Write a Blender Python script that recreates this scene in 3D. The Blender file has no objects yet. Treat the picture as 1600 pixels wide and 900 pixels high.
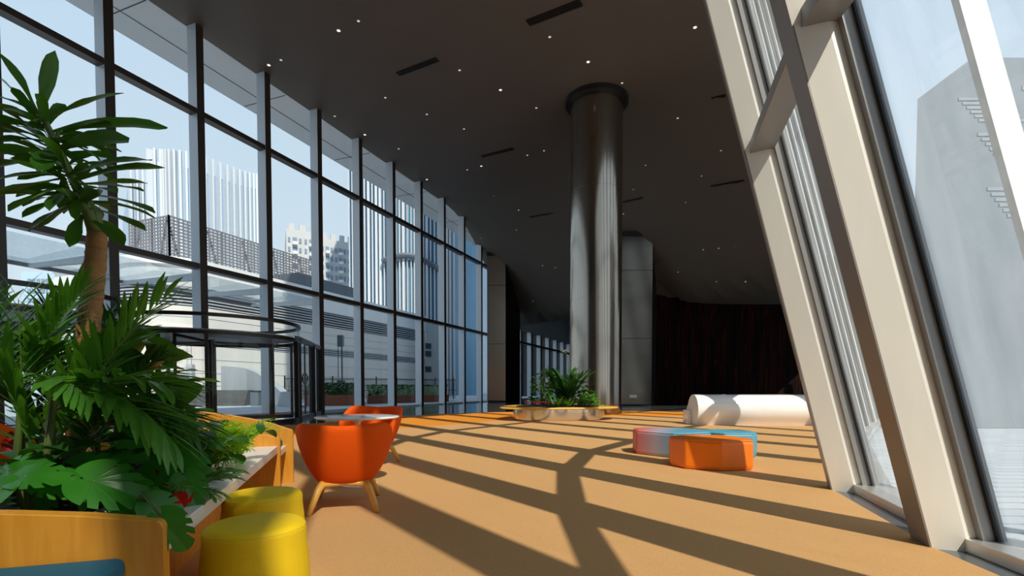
import bpy, bmesh, math, random
from mathutils import Vector, Matrix
random.seed(7)
C = bpy.context.scene.collection
PI = math.pi
def R(a): return math.radians(a)
# ------------------------------------------------------------------ camera
CAMH = 1.03; FPX = 800.0; PITCH = R(1.83); PY = 631.6
cam = bpy.data.cameras.new('camera'); co = bpy.data.objects.new('camera', cam); C.objects.link(co)
co.location = (0, 0, CAMH); co.rotation_euler = (PI/2 - PITCH, 0, 0)
cam.lens = 18; cam.sensor_width = 36; cam.shift_y = (PY-450)/1600; cam.clip_end = 2000; cam.clip_start = .05
bpy.context.scene.camera = co
def ray(px, py):
    r = (px-800)/FPX; u = (PY-py)/FPX
    cp, sp = math.cos(PITCH), math.sin(PITCH)
    return Vector((r, cp + u*sp, -sp + u*cp))
def at(px, py, Y):
    d = ray(px, py); return Vector((0,0,CAMH)) + d*(Y/d.y)
def ground(px, py, z=0):
    d = ray(px, py); return Vector((0,0,CAMH)) + d*((z-CAMH)/d.z)
def px(p):
    cp, sp = math.cos(PITCH), math.sin(PITCH)
    x, y, z = p[0], p[1], p[2]-CAMH
    fw = y*cp - z*sp; up = y*sp + z*cp
    return (800+FPX*x/fw, PY-FPX*up/fw)
# ------------------------------------------------------------------ materials
MATS = {}
def mat(name, col, rough=.5, metal=0, var=0, vscale=8, bump=0, bscale=60, spec=.5, coat=0, stretch=None, emit=0, trans=0, sheen=0, aniso=0):
    if name in MATS: return MATS[name]
    m = bpy.data.materials.new(name); m.use_nodes = True
    nt = m.node_tree; N = nt.nodes; L = nt.links
    b = N['Principled BSDF']
    col = tuple(col)+(1,) if len(col) == 3 else col
    b.inputs['Base Color'].default_value = col
    b.inputs['Roughness'].default_value = rough; b.inputs['Metallic'].default_value = metal
    b.inputs['Specular IOR Level'].default_value = spec
    b.inputs['Coat Weight'].default_value = coat
    if aniso: b.inputs['Anisotropic'].default_value = aniso
    if sheen: b.inputs['Sheen Weight'].default_value = sheen
    if emit:
        b.inputs['Emission Color'].default_value = col; b.inputs['Emission Strength'].default_value = emit
    tc = N.new('ShaderNodeTexCoord'); mp = N.new('ShaderNodeMapping')
    L.new(tc.outputs['Object'], mp.inputs[0])
    if stretch: mp.inputs['Scale'].default_value = stretch
    if var:
        nz = N.new('ShaderNodeTexNoise'); nz.inputs['Scale'].default_value = vscale; nz.inputs['Detail'].default_value = 5
        L.new(mp.outputs[0], nz.inputs[0])
        mx = N.new('ShaderNodeMix'); mx.data_type = 'RGBA'
        lo = tuple(max(0, c*(1-var)) for c in col[:3])+(1,); hi = tuple(min(1, c*(1+var)) for c in col[:3])+(1,)
        mx.inputs[6].default_value = lo; mx.inputs[7].default_value = hi
        L.new(nz.outputs[0], mx.inputs[0]); L.new(mx.outputs[2], b.inputs['Base Color'])
    if bump:
        nb = N.new('ShaderNodeTexNoise'); nb.inputs['Scale'].default_value = bscale; nb.inputs['Detail'].default_value = 3
        L.new(mp.outputs[0], nb.inputs[0])
        bp = N.new('ShaderNodeBump'); bp.inputs['Strength'].default_value = bump; bp.inputs['Distance'].default_value = .01
        L.new(nb.outputs[0], bp.inputs['Height']); L.new(bp.outputs[0], b.inputs['Normal'])
    if trans:
        tl = N.new('ShaderNodeBsdfTranslucent'); tl.inputs[0].default_value = (min(1,col[0]*2.2), min(1,col[1]*1.9), col[2]*.7, 1)
        ms = N.new('ShaderNodeMixShader'); ms.inputs[0].default_value = trans
        L.new(b.outputs[0], ms.inputs[1]); L.new(tl.outputs[0], ms.inputs[2]); L.new(ms.outputs[0], N['Material Output'].inputs[0])
    MATS[name] = m; return m
def glass(name, tint, refl=1.0, haze=0, hazecol=(.8,.85,.88)):
    m = bpy.data.materials.new(name); m.use_nodes = True
    nt = m.node_tree; N = nt.nodes; L = nt.links; N.remove(N['Principled BSDF'])
    t = N.new('ShaderNodeBsdfTransparent'); t.inputs[0].default_value = tint+(1,)
    g = N.new('ShaderNodeBsdfGlossy'); g.inputs['Roughness'].default_value = .02
    fr = N.new('ShaderNodeFresnel'); ge = N.new('ShaderNodeNewGeometry')
    ir = N.new('ShaderNodeMapRange'); ir.inputs[3].default_value = 1.45; ir.inputs[4].default_value = 1/1.45   # same reflectance from either side of the sheet
    L.new(ge.outputs['Backfacing'], ir.inputs[0]); L.new(ir.outputs[0], fr.inputs[0])
    mu = N.new('ShaderNodeMath'); mu.operation = 'MULTIPLY'; mu.inputs[1].default_value = refl; mu.use_clamp = True
    L.new(fr.outputs[0], mu.inputs[0])
    ms = N.new('ShaderNodeMixShader'); L.new(mu.outputs[0], ms.inputs[0]); L.new(t.outputs[0], ms.inputs[1]); L.new(g.outputs[0], ms.inputs[2])
    out = ms
    if haze:
        tl = N.new('ShaderNodeBsdfTranslucent'); tl.inputs[0].default_value = hazecol+(1,)
        tc = N.new('ShaderNodeTexCoord'); mp = N.new('ShaderNodeMapping'); mp.inputs['Scale'].default_value = (6,6,.5)
        nz = N.new('ShaderNodeTexNoise'); nz.inputs['Scale'].default_value = 1.2; nz.inputs['Detail'].default_value = 6
        L.new(tc.outputs['Object'], mp.inputs[0]); L.new(mp.outputs[0], nz.inputs[0])
        m2 = N.new('ShaderNodeMath'); m2.operation = 'MULTIPLY'; m2.inputs[1].default_value = haze*2; L.new(nz.outputs[0], m2.inputs[0])
        s2 = N.new('ShaderNodeMixShader'); L.new(m2.outputs[0], s2.inputs[0]); L.new(ms.outputs[0], s2.inputs[1]); L.new(tl.outputs[0], s2.inputs[2]); out = s2
    L.new(out.outputs[0], N['Material Output'].inputs[0]); MATS[name] = m; return m
def wood(name, c1, c2, scale=(2,2,14), rough=.4):
    m = mat(name, c1, rough=rough); nt = m.node_tree; N = nt.nodes; L = nt.links
    tc = N.new('ShaderNodeTexCoord'); mp = N.new('ShaderNodeMapping'); mp.inputs['Scale'].default_value = scale
    nz = N.new('ShaderNodeTexNoise'); nz.inputs['Scale'].default_value = 3; nz.inputs['Detail'].default_value = 8; nz.inputs['Distortion'].default_value = .6
    rp = N.new('ShaderNodeValToRGB'); rp.color_ramp.elements[0].position = .3; rp.color_ramp.elements[1].position = .72
    rp.color_ramp.elements[0].color = c1+(1,); rp.color_ramp.elements[1].color = c2+(1,)
    L.new(tc.outputs['Object'], mp.inputs[0]); L.new(mp.outputs[0], nz.inputs[0]); L.new(nz.outputs[0], rp.inputs[0])
    L.new(rp.outputs[0], N['Principled BSDF'].inputs['Base Color']); return m
def M(n): return MATS[n]
mat('carpet', (.61,.345,.145), rough=.95, var=.16, vscale=90, bump=.5, bscale=260, spec=.1)
mat('carpet_orange', (.72,.26,.035), rough=.95, var=.15, vscale=90, bump=.5, bscale=260, spec=.1)
mat('stone', (.10,.115,.125), rough=.08, var=.2, vscale=3)
mat('ceiling_paint', (.13,.115,.10), rough=.55, var=.06, vscale=1, spec=.3)
mat('black', (.006,.006,.006), rough=.6)
mat('dark_frame', (.035,.03,.028), rough=.35, metal=.6)
mat('mullion_side', (.62,.68,.74), rough=.4, metal=.1)  # sky light on the fin sides is put into this pale blue
mat('mullion_tip', (.05,.04,.035), rough=.4, metal=.3)
mat('soffit', (.88,.88,.88), rough=.6)
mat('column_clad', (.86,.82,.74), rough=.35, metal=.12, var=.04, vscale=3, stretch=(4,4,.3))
mat('column_tip_shade', (.26,.225,.20), rough=.4, metal=.3)  # inner face of the leaning columns, its shade put into the colour
mat('sill_metal', (.62,.6,.57), rough=.3, metal=.6)
mat('frame_grey', (.29,.285,.28), rough=.4, metal=.3)
mat('gasket', (.01,.01,.01), rough=.6)
mat('brushed', (.40,.36,.31), rough=.17, metal=1, var=.2, vscale=5, stretch=(6,6,.12))
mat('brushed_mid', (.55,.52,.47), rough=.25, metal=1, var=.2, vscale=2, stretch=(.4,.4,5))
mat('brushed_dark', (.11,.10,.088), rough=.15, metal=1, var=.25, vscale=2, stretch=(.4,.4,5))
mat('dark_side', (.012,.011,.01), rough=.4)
mat('chrome', (.72,.70,.66), rough=.12, metal=1)
mat('orange_fabric', (.78,.092,.001), rough=.8, var=.05, vscale=40, bump=.15, bscale=300, spec=.2)
mat('orange_leather', (.90,.20,.004), rough=.42, var=.05, vscale=14, bump=.1, bscale=120)
mat('blue_leather', (.10,.36,.50), rough=.45, var=.06, vscale=14)
mat('yellow_fabric', (.86,.57,.001), rough=.65, var=.08, vscale=7, bump=.2, bscale=30)
mat('teal_fabric', (.006,.10,.16), rough=.75, var=.1, vscale=40)
mat('white_lam', (.83,.80,.74), rough=.3, var=.02)
mat('white_gloss', (.86,.85,.83), rough=.15, coat=.4)
mat('gold_rim', (.72,.40,.05), rough=.4, var=.1)
mat('soil', (.012,.009,.006), rough=1, bump=.6, bscale=30)
mat('leaf_dark', (.028,.105,.016), rough=.33, var=.45, vscale=5, trans=.22)
mat('leaf_mid', (.07,.22,.024), rough=.35, var=.45, vscale=6, trans=.3)
mat('leaf_light', (.28,.52,.04), rough=.4, var=.4, vscale=8, trans=.35)
mat('leaf_fig', (.06,.17,.025), rough=.3, var=.5, vscale=6, trans=.3)
mat('leaf_drac', (.04,.135,.018), rough=.3, var=.5, vscale=4, trans=.4)
mat('leaf_monstera', (.035,.20,.016), rough=.3, spec=.5, var=.35, vscale=7, trans=.22)
mat('stem_green', (.10,.15,.03), rough=.5, var=.4, vscale=14)
mat('bark', (.32,.17,.06), rough=.85, var=.4, vscale=10, bump=.8, bscale=25, stretch=(1,1,2.5))
mat('red_petal', (.65,.015,.01), rough=.4, var=.2)
mat('white_petal', (.8,.8,.78), rough=.5)
mat('paving', (.40,.43,.47), rough=.7, var=.12, vscale=.6)
mat('stone_cream', (.66,.63,.585), rough=.7, var=.08, vscale=.35, stretch=(.2,.2,3))
mat('stone_grey', (.36,.38,.40), rough=.7, var=.08, vscale=.6)
mat('step_stone_shaded', (.075,.078,.082), rough=.7, var=.1, vscale=2)  # shade on the plaza steps is put into this darker stone
mat('white_clad', (.74,.74,.74), rough=.5)
mat('louver_dark', (.07,.075,.08), rough=.5)
mat('louver_light', (.42,.44,.47), rough=.4)
mat('mesh_grey', (.17,.17,.19), rough=.5)
mat('mesh_slate', (.10,.12,.15), rough=.5)
mat('tower_fin', (.60,.63,.67), rough=.5)
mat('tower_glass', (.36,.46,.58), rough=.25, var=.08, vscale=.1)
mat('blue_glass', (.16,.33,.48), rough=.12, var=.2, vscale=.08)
mat('apartment', (.55,.54,.53), rough=.7)
mat('apt_window', (.22,.28,.36), rough=.3)
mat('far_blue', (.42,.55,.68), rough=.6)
mat('hedge', (.045,.11,.025), rough=.6, var=.5, vscale=3, bump=1, bscale=12)
mat('terracotta', (.30,.10,.05), rough=.7, var=.3, vscale=3, stretch=(3,3,.3))
mat('lamp_slate', (.03,.05,.075), rough=.4)
mat('bulb', (1,.93,.82), emit=1.0)
mat('bulb_soft', (1,.93,.82), emit=.5)
mat('grey_build', (.20,.23,.26), rough=.35, var=.12, vscale=.25)
mat('hazy_band', (.27,.30,.33), rough=.4)
mat('pale_panel', (.72,.74,.76), rough=.5)
wood('oak', (.62,.25,.022), (.74,.33,.04), scale=(9,9,1.2))
wood('oak_leg', (.68,.34,.055), (.80,.44,.09), scale=(6,6,2))
glass('facade_glass', (.88,.95,.97), 1.0)
glass('door_glass', (.95,.97,.975), .7)
glass('canopy_glass', (.70,.78,.82), 1.0, haze=.18, hazecol=(.75,.8,.82))
glass('right_glass', (.86,.91,.92), 1.0, haze=.11)
# dark red wall with wandering vertical streaks
def red_wall():
    m = mat('red_wall', (.02,.004,.003), rough=.8, spec=.1); nt = m.node_tree; N = nt.nodes; L = nt.links
    tc = N.new('ShaderNodeTexCoord'); mp = N.new('ShaderNodeMapping'); mp.inputs['Scale'].default_value = (2.2,2.2,.10)
    nz = N.new('ShaderNodeTexNoise'); nz.inputs['Scale'].default_value = 2.2; nz.inputs['Detail'].default_value = 2
    rp = N.new('ShaderNodeValToRGB'); e = rp.color_ramp.elements
    e[0].position = .44; e[0].color = (.004,.0015,.001,1); e[1].position = .5; e[1].color = (.04,.005,.003,1)
    e2 = rp.color_ramp.elements.new(.56); e2.color = (.006,.002,.002,1)
    L.new(tc.outputs['Object'], mp.inputs[0]); L.new(mp.outputs[0], nz.inputs[0]); L.new(nz.outputs[0], rp.inputs[0])
    L.new(rp.outputs[0], N['Principled BSDF'].inputs['Base Color'])
red_wall()
# red-to-blue gradient leather (dyed across the seat)
def grad_leather():
    m = mat('grad_leather', (.3,.3,.4), rough=.42); nt = m.node_tree; N = nt.nodes; L = nt.links
    tc = N.new('ShaderNodeTexCoord'); sx = N.new('ShaderNodeSeparateXYZ'); L.new(tc.outputs['Object'], sx.inputs[0])
    mr = N.new('ShaderNodeMapRange'); mr.inputs[1].default_value = -.62; mr.inputs[2].default_value = .12
    ad = N.new('ShaderNodeMath'); ad.operation = 'MULTIPLY_ADD'; ad.inputs[1].default_value = -.45
    L.new(sx.outputs[1], ad.inputs[0]); L.new(sx.outputs[0], ad.inputs[2]); L.new(ad.outputs[0], mr.inputs[0])
    rp = N.new('ShaderNodeValToRGB'); e = rp.color_ramp.elements
    e[0].color = (.75,.10,.05,1); e[1].color = (.13,.36,.50,1); k = e.new(.55); k.color = (.46,.38,.44,1)
    L.new(mr.outputs[0], rp.inputs[0]); L.new(rp.outputs[0], N['Principled BSDF'].inputs['Base Color'])
grad_leather()
# paving joints
def paving_joints():
    m = M('paving'); nt = m.node_tree; N = nt.nodes; L = nt.links; b = N['Principled BSDF']
    tc = N.new('ShaderNodeTexCoord'); br = N.new('ShaderNodeTexBrick'); br.inputs['Scale'].default_value = .9
    br.inputs['Color1'].default_value = (.42,.46,.50,1); br.inputs['Color2'].default_value = (.36,.40,.45,1); br.inputs['Mortar'].default_value = (.2,.22,.25,1); br.inputs['Mortar Size'].default_value = .012
    L.new(tc.outputs['Object'], br.inputs[0])
    for l in list(b.inputs['Base Color'].links): L.remove(l)
    L.new(br.outputs[0], b.inputs['Base Color'])
paving_joints()
# ------------------------------------------------------------------ mesh builder
class MB:
    def __init__(s): s.v = []; s.f = []; s.mi = []
    def add(s, vs, fs, k=0):
        o = len(s.v); s.v += [tuple(v) for v in vs]
        for f in fs: s.f.append(tuple(i+o for i in f)); s.mi.append(k)
    def prism(s, poly, z0, z1, k=0, sh=(0,0)):
        n = len(poly)
        vs = [(p[0],p[1],z0) for p in poly] + [(p[0]+sh[0],p[1]+sh[1],z1) for p in poly]
        fs = [tuple(range(n-1,-1,-1)), tuple(range(n,2*n))] + [(i,(i+1)%n,n+(i+1)%n,n+i) for i in range(n)]
        s.add(vs, fs, k)
    def box(s, c, size, rz=0, k=0):
        x, y, z = size[0]/2, size[1]/2, size[2]/2; ca, sa = math.cos(rz), math.sin(rz)
        vs = []
        for dz in (-z, z):
            for dx, dy in ((-x,-y),(x,-y),(x,y),(-x,y)):
                vs.append((c[0]+dx*ca-dy*sa, c[1]+dx*sa+dy*ca, c[2]+dz))
        s.add(vs, [(3,2,1,0),(4,5,6,7),(0,1,5,4),(1,2,6,5),(2,3,7,6),(3,0,4,7)], k)
    def bar(s, p0, p1, w, h, up=(0,0,1), w1=None, h1=None, k=0):
        p0, p1 = Vector(p0), Vector(p1); d = (p1-p0).normalized(); u = Vector(up)
        sd = d.cross(u)
        if sd.length < 1e-4: sd = d.cross(Vector((1,0,0)))
        sd.normalize(); u = sd.cross(d).normalized(); w1 = w1 or w; h1 = h1 or h
        vs = []
        for p, a, b in ((p0,w,h),(p1,w1,h1)):
            for q, r in ((-1,-1),(1,-1),(1,1),(-1,1)): vs.append(p + sd*(q*a/2) + u*(r*b/2))
        s.add(vs, [(3,2,1,0),(4,5,6,7),(0,1,5,4),(1,2,6,5),(2,3,7,6),(3,0,4,7)], k)
    def tube(s, pts, rad, n=8, cap=True, k=0):
        pts = [Vector(p) for p in pts]; vs = []; fs = []
        prev = None
        for i, p in enumerate(pts):
            d = (pts[min(i+1,len(pts)-1)]-pts[max(i-1,0)]).normalized()
            a = d.cross(Vector((0,0,1)) if abs(d.z) < .95 else Vector((1,0,0))).normalized()
            if prev is not None:
                a = (prev - d*prev.dot(d)).normalized()
            prev = a; b = d.cross(a); r = rad[i] if isinstance(rad, (list,tuple)) else rad
            for j in range(n):
                t = 2*PI*j/n; vs.append(p + a*(r*math.cos(t)) + b*(r*math.sin(t)))
        for i in range(len(pts)-1):
            for j in range(n): fs.append((i*n+j, i*n+(j+1)%n, (i+1)*n+(j+1)%n, (i+1)*n+j))
        if cap: fs += [tuple(range(n-1,-1,-1)), tuple(range((len(pts)-1)*n, len(pts)*n))]
        s.add(vs, fs, k)
    def lathe(s, prof, c=(0,0,0), n=32, k=0, sx=1, sy=1, rot=0, fn=None):
        vs = []; fs = []
        for r, z in prof:
            for j in range(n):
                t = 2*PI*j/n; q = fn(t) if fn else 1
                vs.append((c[0]+r*q*sx*math.cos(t+rot), c[1]+r*q*sy*math.sin(t+rot), c[2]+z))
        m = len(prof)
        for i in range(m-1):
            for j in range(n): fs.append((i*n+j, i*n+(j+1)%n, (i+1)*n+(j+1)%n, (i+1)*n+j))
        fs += [tuple(range(n-1,-1,-1)), tuple(range((m-1)*n, m*n))]
        s.add(vs, fs, k)
    def quad(s, a, b, c, d, k=0): s.add([a,b,c,d], [(0,1,2,3)], k)
    def build(s, name, m, parent=None, smooth=False, bevel=0, sub=0, loc=None, seg=2):
        me = bpy.data.meshes.new(name)
        vs = s.v
        if loc is not None: vs = [(v[0]-loc[0], v[1]-loc[1], v[2]-loc[2]) for v in vs]
        me.from_pydata(vs, [], s.f)
        for x in (m if isinstance(m, (list,tuple)) else [m]): me.materials.append(M(x) if isinstance(x, str) else x)
        for p, k in zip(me.polygons, s.mi): p.material_index = k; p.use_smooth = smooth
        me.update()
        bm = bmesh.new(); bm.from_mesh(me); bmesh.ops.recalc_face_normals(bm, faces=bm.faces[:]); bm.to_mesh(me); bm.free()
        o = bpy.data.objects.new(name, me); C.objects.link(o)
        if loc is not None: o.location = loc
        if parent is not None: o.parent = parent
        if bevel:
            b = o.modifiers.new('bevel','BEVEL'); b.width = bevel; b.segments = seg; b.limit_method = 'ANGLE'; b.angle_limit = R(40)
        if sub:
            b = o.modifiers.new('sub','SUBSURF'); b.levels = sub; b.render_levels = sub
        return o
def tag(o, label=None, cat=None, group=None, kind=None):
    if label: o['label'] = label
    if cat: o['category'] = cat
    if group: o['group'] = group
    if kind: o['kind'] = kind
    return o
def thing(name, label, cat, loc=(0,0,0), rz=0, group=None):
    o = bpy.data.objects.new(name, None); C.objects.link(o); o.location = loc; o.rotation_euler = (0,0,rz); o.empty_display_size = .2
    return tag(o, label, cat, group)
def struct(name, loc=(0,0,0)):
    o = bpy.data.objects.new(name, None); C.objects.link(o); o.location = loc; o.empty_display_size = .2
    o['kind'] = 'structure'; return o
def copy_tree(o, parent=None):
    c = o.copy(); C.objects.link(c)
    if parent is not None: c.parent = parent
    for ch in list(o.children): copy_tree(ch, c)
    return c
# ------------------------------------------------------------------ plan of the lobby
H1, H2, HC = 5.0, 9.97, 12.75          # transom heights and ceiling
D = Vector((.3666, .9304)); NO = Vector((-.9304, .3666))   # left facade: along, outward
LT = 15.62                                                  # lateral distance of the mullion tips
def left_pt(Y, out=0):
    L = LT+out; return Vector(((Y*.3666 - L)/.9304, Y)) if out == 0 else Vector(((Y*.3666-LT)/.9304, Y)) + NO*out
FY = [24.5+2.52*n+(.22 if n == -5 else 0) for n in range(-13, 15)]                 # mullion depths
feet = [(7.9,-11.6),(6.6,-10.4),(5.3,-8.9),(3.75,-5.3),(2.52,-.98),(2.49,1.13),(2.68,3.25),(3.20,5.10),(4.28,6.8),(5.32,8.4),(6.32,9.95),(7.42,11.4),(8.6,12.95),(9.85,14.5),(11.1,16.0),(12.4,17.5),(13.7,19.0),(15.0,20.5),(16.3,22.0),(17.6,23.5),(18.9,25.0),(20.2,26.5),(21.5,28.0),(22.8,29.5),(24.1,31)]
LEAN = Vector((-.232, .076))
def base_x(Y):
    for (x0,y0),(x1,y1) in zip(feet, feet[1:]):
        if y0 <= Y <= y1: return x0+(x1-x0)*(Y-y0)/(y1-y0)
    return feet[0][0] if Y < feet[0][1] else feet[-1][0]
def right_x(Y, z): return base_x(Y-.076*z) - .232*z
def ceil_z(x, y):
    g = .74*x + .67*y - 19.0
    if g <= 0: return HC
    return max(6.1, HC - .098*g**1.93)
def ceil_pt(pxx, pyy):
    d = ray(pxx, pyy); o = Vector((0,0,CAMH)); t = 0; 
    while t < 90:
        p = o+d*t
        if p.z >= ceil_z(p.x, p.y): return p
        t += .02
    return o+d*40
# ------------------------------------------------------------------ floor, carpet, ceiling, walls
mb = MB(); fl = [left_pt(-9.5,.6)] + [left_pt(y,.6) for y in (10,30,62)]
poly = [(p.x,p.y) for p in fl] + [(26,62),(26,31)] + [(x+.6,y) for x,y in reversed(feet)]
mb.prism(poly, -.15, 0); flo = struct('floor'); mb.build('polished_stone','stone', flo)
edge = [(-15.5,-9.4),(-13.4,-3),(-10.6,4),(-8.2,9.3),(-6.3,13.5),(-4.0,18.3),(-2.6,20.2),(-1,21.5),(1.5,22.2),(4,22.5),(7,22.4),(12,21.6),(15.4,20.9)]
inner = [(-12.5,-9.4),(-10.4,-3),(-7.8,4),(-5.9,8.3),(-4.3,11.4),(-2.2,13.7),(-1.06,14.9),(.2,17.3),(2.5,18.4),(5,18.6),(8,18.4),(13.2,18.4)]
rt = [(x,y) for x,y in feet if y < 18.2]
car = flo
mb = MB(); mb.prism(inner + [(x+.02,y) for x,y in reversed(rt)], .0, .008); mb.build('carpet','carpet', car)
mb = MB(); mb.prism(edge + list(reversed(inner)), 0, .0075); o = mb.build('carpet_border','carpet_orange', car); o['label'] = 'orange carpet border along the polished stone'
mb = MB(); ys = [-10+.9*i for i in range(81)]; nu = 44
for y in ys:
    xl = left_pt(y,.5).x
    xr = right_x(min(y,31), HC if y < 15 else 9)+.35
    if y > 31: xr = 26
    for i in range(nu+1):
        x = xl+(xr-xl)*i/nu; mb.v.append((x, y, ceil_z(x,y)))
w = nu+1
for j in range(len(ys)-1):
    for i in range(nu): mb.f.append((j*w+i, j*w+i+1, (j+1)*w+i+1, (j+1)*w+i)); mb.mi.append(0)
tag(mb.build('ceiling','ceiling_paint', smooth=True), kind='structure')
mb = MB(); mb.box((-9.6,-9.9,6.5),(31,.3,13)); tag(mb.build('wall_rear','ceiling_paint'), kind='structure')
mb = MB(); mb.box((16.2,31.4,5.2),(16.8,.3,10.4)); tag(mb.build('wall_back','red_wall'), kind='structure')
mb = MB(); mb.box((14,62,4),(26,.3,8)); tag(mb.build('wall_far','dark_side'), kind='structure')
mb = MB(); mb.box((25.9,46.5,4),(.3,31,8)); tag(mb.build('wall_right','dark_side'), kind='structure')
# unseen tower storeys over the back roof, added to shade the plaza building
mb = MB(); mb.prism([(-9.4,25),(3.5,58),(24,50),(12,26)], 16, 62); tag(mb.build('wall_shade_block','pale_panel'), kind='structure')
mb = MB(); pr = [left_pt(y,.45) for y in (-9.9,62)]
mb.prism([(pr[0].x,pr[0].y),(pr[1].x,pr[1].y),(25,62),(21,31)]+[(right_x(y,13.2)+.2,y) for y in (28,22,16,10,7,4,1,-3,-7,-9.9)], 13.2, 13.6); tag(mb.build('ceiling_roof_slab','pale_panel'), kind='structure')
# outer soffit
mb = MB()
a, b = left_pt(-9.9,.42), left_pt(62,.42); c, d = b+NO*2.35, a+NO*2.35
mb.prism([a,b,c,d], HC, HC+.5)
tr = mb.build('trim_1','soffit'); tr['kind'] = 'structure'
mb = MB()
p, q = left_pt(-9.9,1.7), left_pt(62,1.7); mb.bar((p.x,p.y,HC-.004),(q.x,q.y,HC-.004),.035,.01)
for Y in [24.5+2.52*(n+.5) for n in range(-12,14,2)]:
    p = left_pt(Y,.5); q = p+NO*2.2; mb.bar((p.x,p.y,HC-.004),(q.x,q.y,HC-.004),.035,.01)
mb.build('panel_joint','louver_dark', tr)
# ------------------------------------------------------------------ left glass wall
DR = [((-9.2,15.7),2.5), ((-11.2,10.9),2.5)]
def in_drum(p, m=0):
    return any((Vector(c)-p).length < r+m for c, r in DR)
wn = 0
for i, Y in enumerate(FY):
    wn += 1
    p = left_pt(Y); q = left_pt(FY[i]+2.52) if i+1 == len(FY) else left_pt(FY[i+1])
    win = struct('window_%d' % wn, (p.x,p.y,0))
    z0 = 2.99 if in_drum(p+NO*.2,-.2) else 0
    zt = ceil_z(p.x,p.y)+.15
    mb = MB(); w2 = D*.13
    poly = [p-w2, p+w2, p+w2+NO*.4, p-w2+NO*.4]
    n = 4; vs = [(v.x,v.y,z0) for v in poly]+[(v.x,v.y,zt) for v in poly]
    mb.add(vs, [(3,2,1,0),(4,5,6,7),(1,2,6,5),(2,3,7,6),(3,0,4,7)], 0); mb.add(vs, [(0,1,5,4)], 1)
    mb.build('mullion',['mullion_side','mullion_tip'], win, loc=(0,0,0)).matrix_parent_inverse = Matrix.Translation(win.location).inverted()
    pi = Matrix.Translation(win.location).inverted()
    def kid(mb, nm, m):
        o = mb.build(nm, m, win); o.matrix_parent_inverse = pi; return o
    for hz in (H1, H2):
        if hz < zt-.3:
            mb = MB(); s, e = p+NO*.16+w2, q+NO*.16-w2; mb.bar((s.x,s.y,hz),(e.x,e.y,hz),.30,.17); kid(mb,'transom','mullion_tip')
    mid = (p+q)/2+NO*.35; low = 3.1 if in_drum(mid,-.1) else .06
    mb = MB(); s, e = p+NO*.36+w2, q+NO*.36-w2
    for za, zb in ((low,H1-.06),(H1+.06,H2-.06),(H2+.06,zt)):
        if zb > zt: zb = zt
        if zb > za+.1: mb.quad((s.x,s.y,za),(e.x,e.y,za),(e.x,e.y,zb),(s.x,s.y,zb))
    kid(mb,'pane','facade_glass')
    if low < 1:
        mb = MB(); s, e = p+NO*.3+w2, q+NO*.3-w2; mb.bar((s.x,s.y,.04),(e.x,e.y,.04),.3,.08); kid(mb,'sill','mullion_side')
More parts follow.
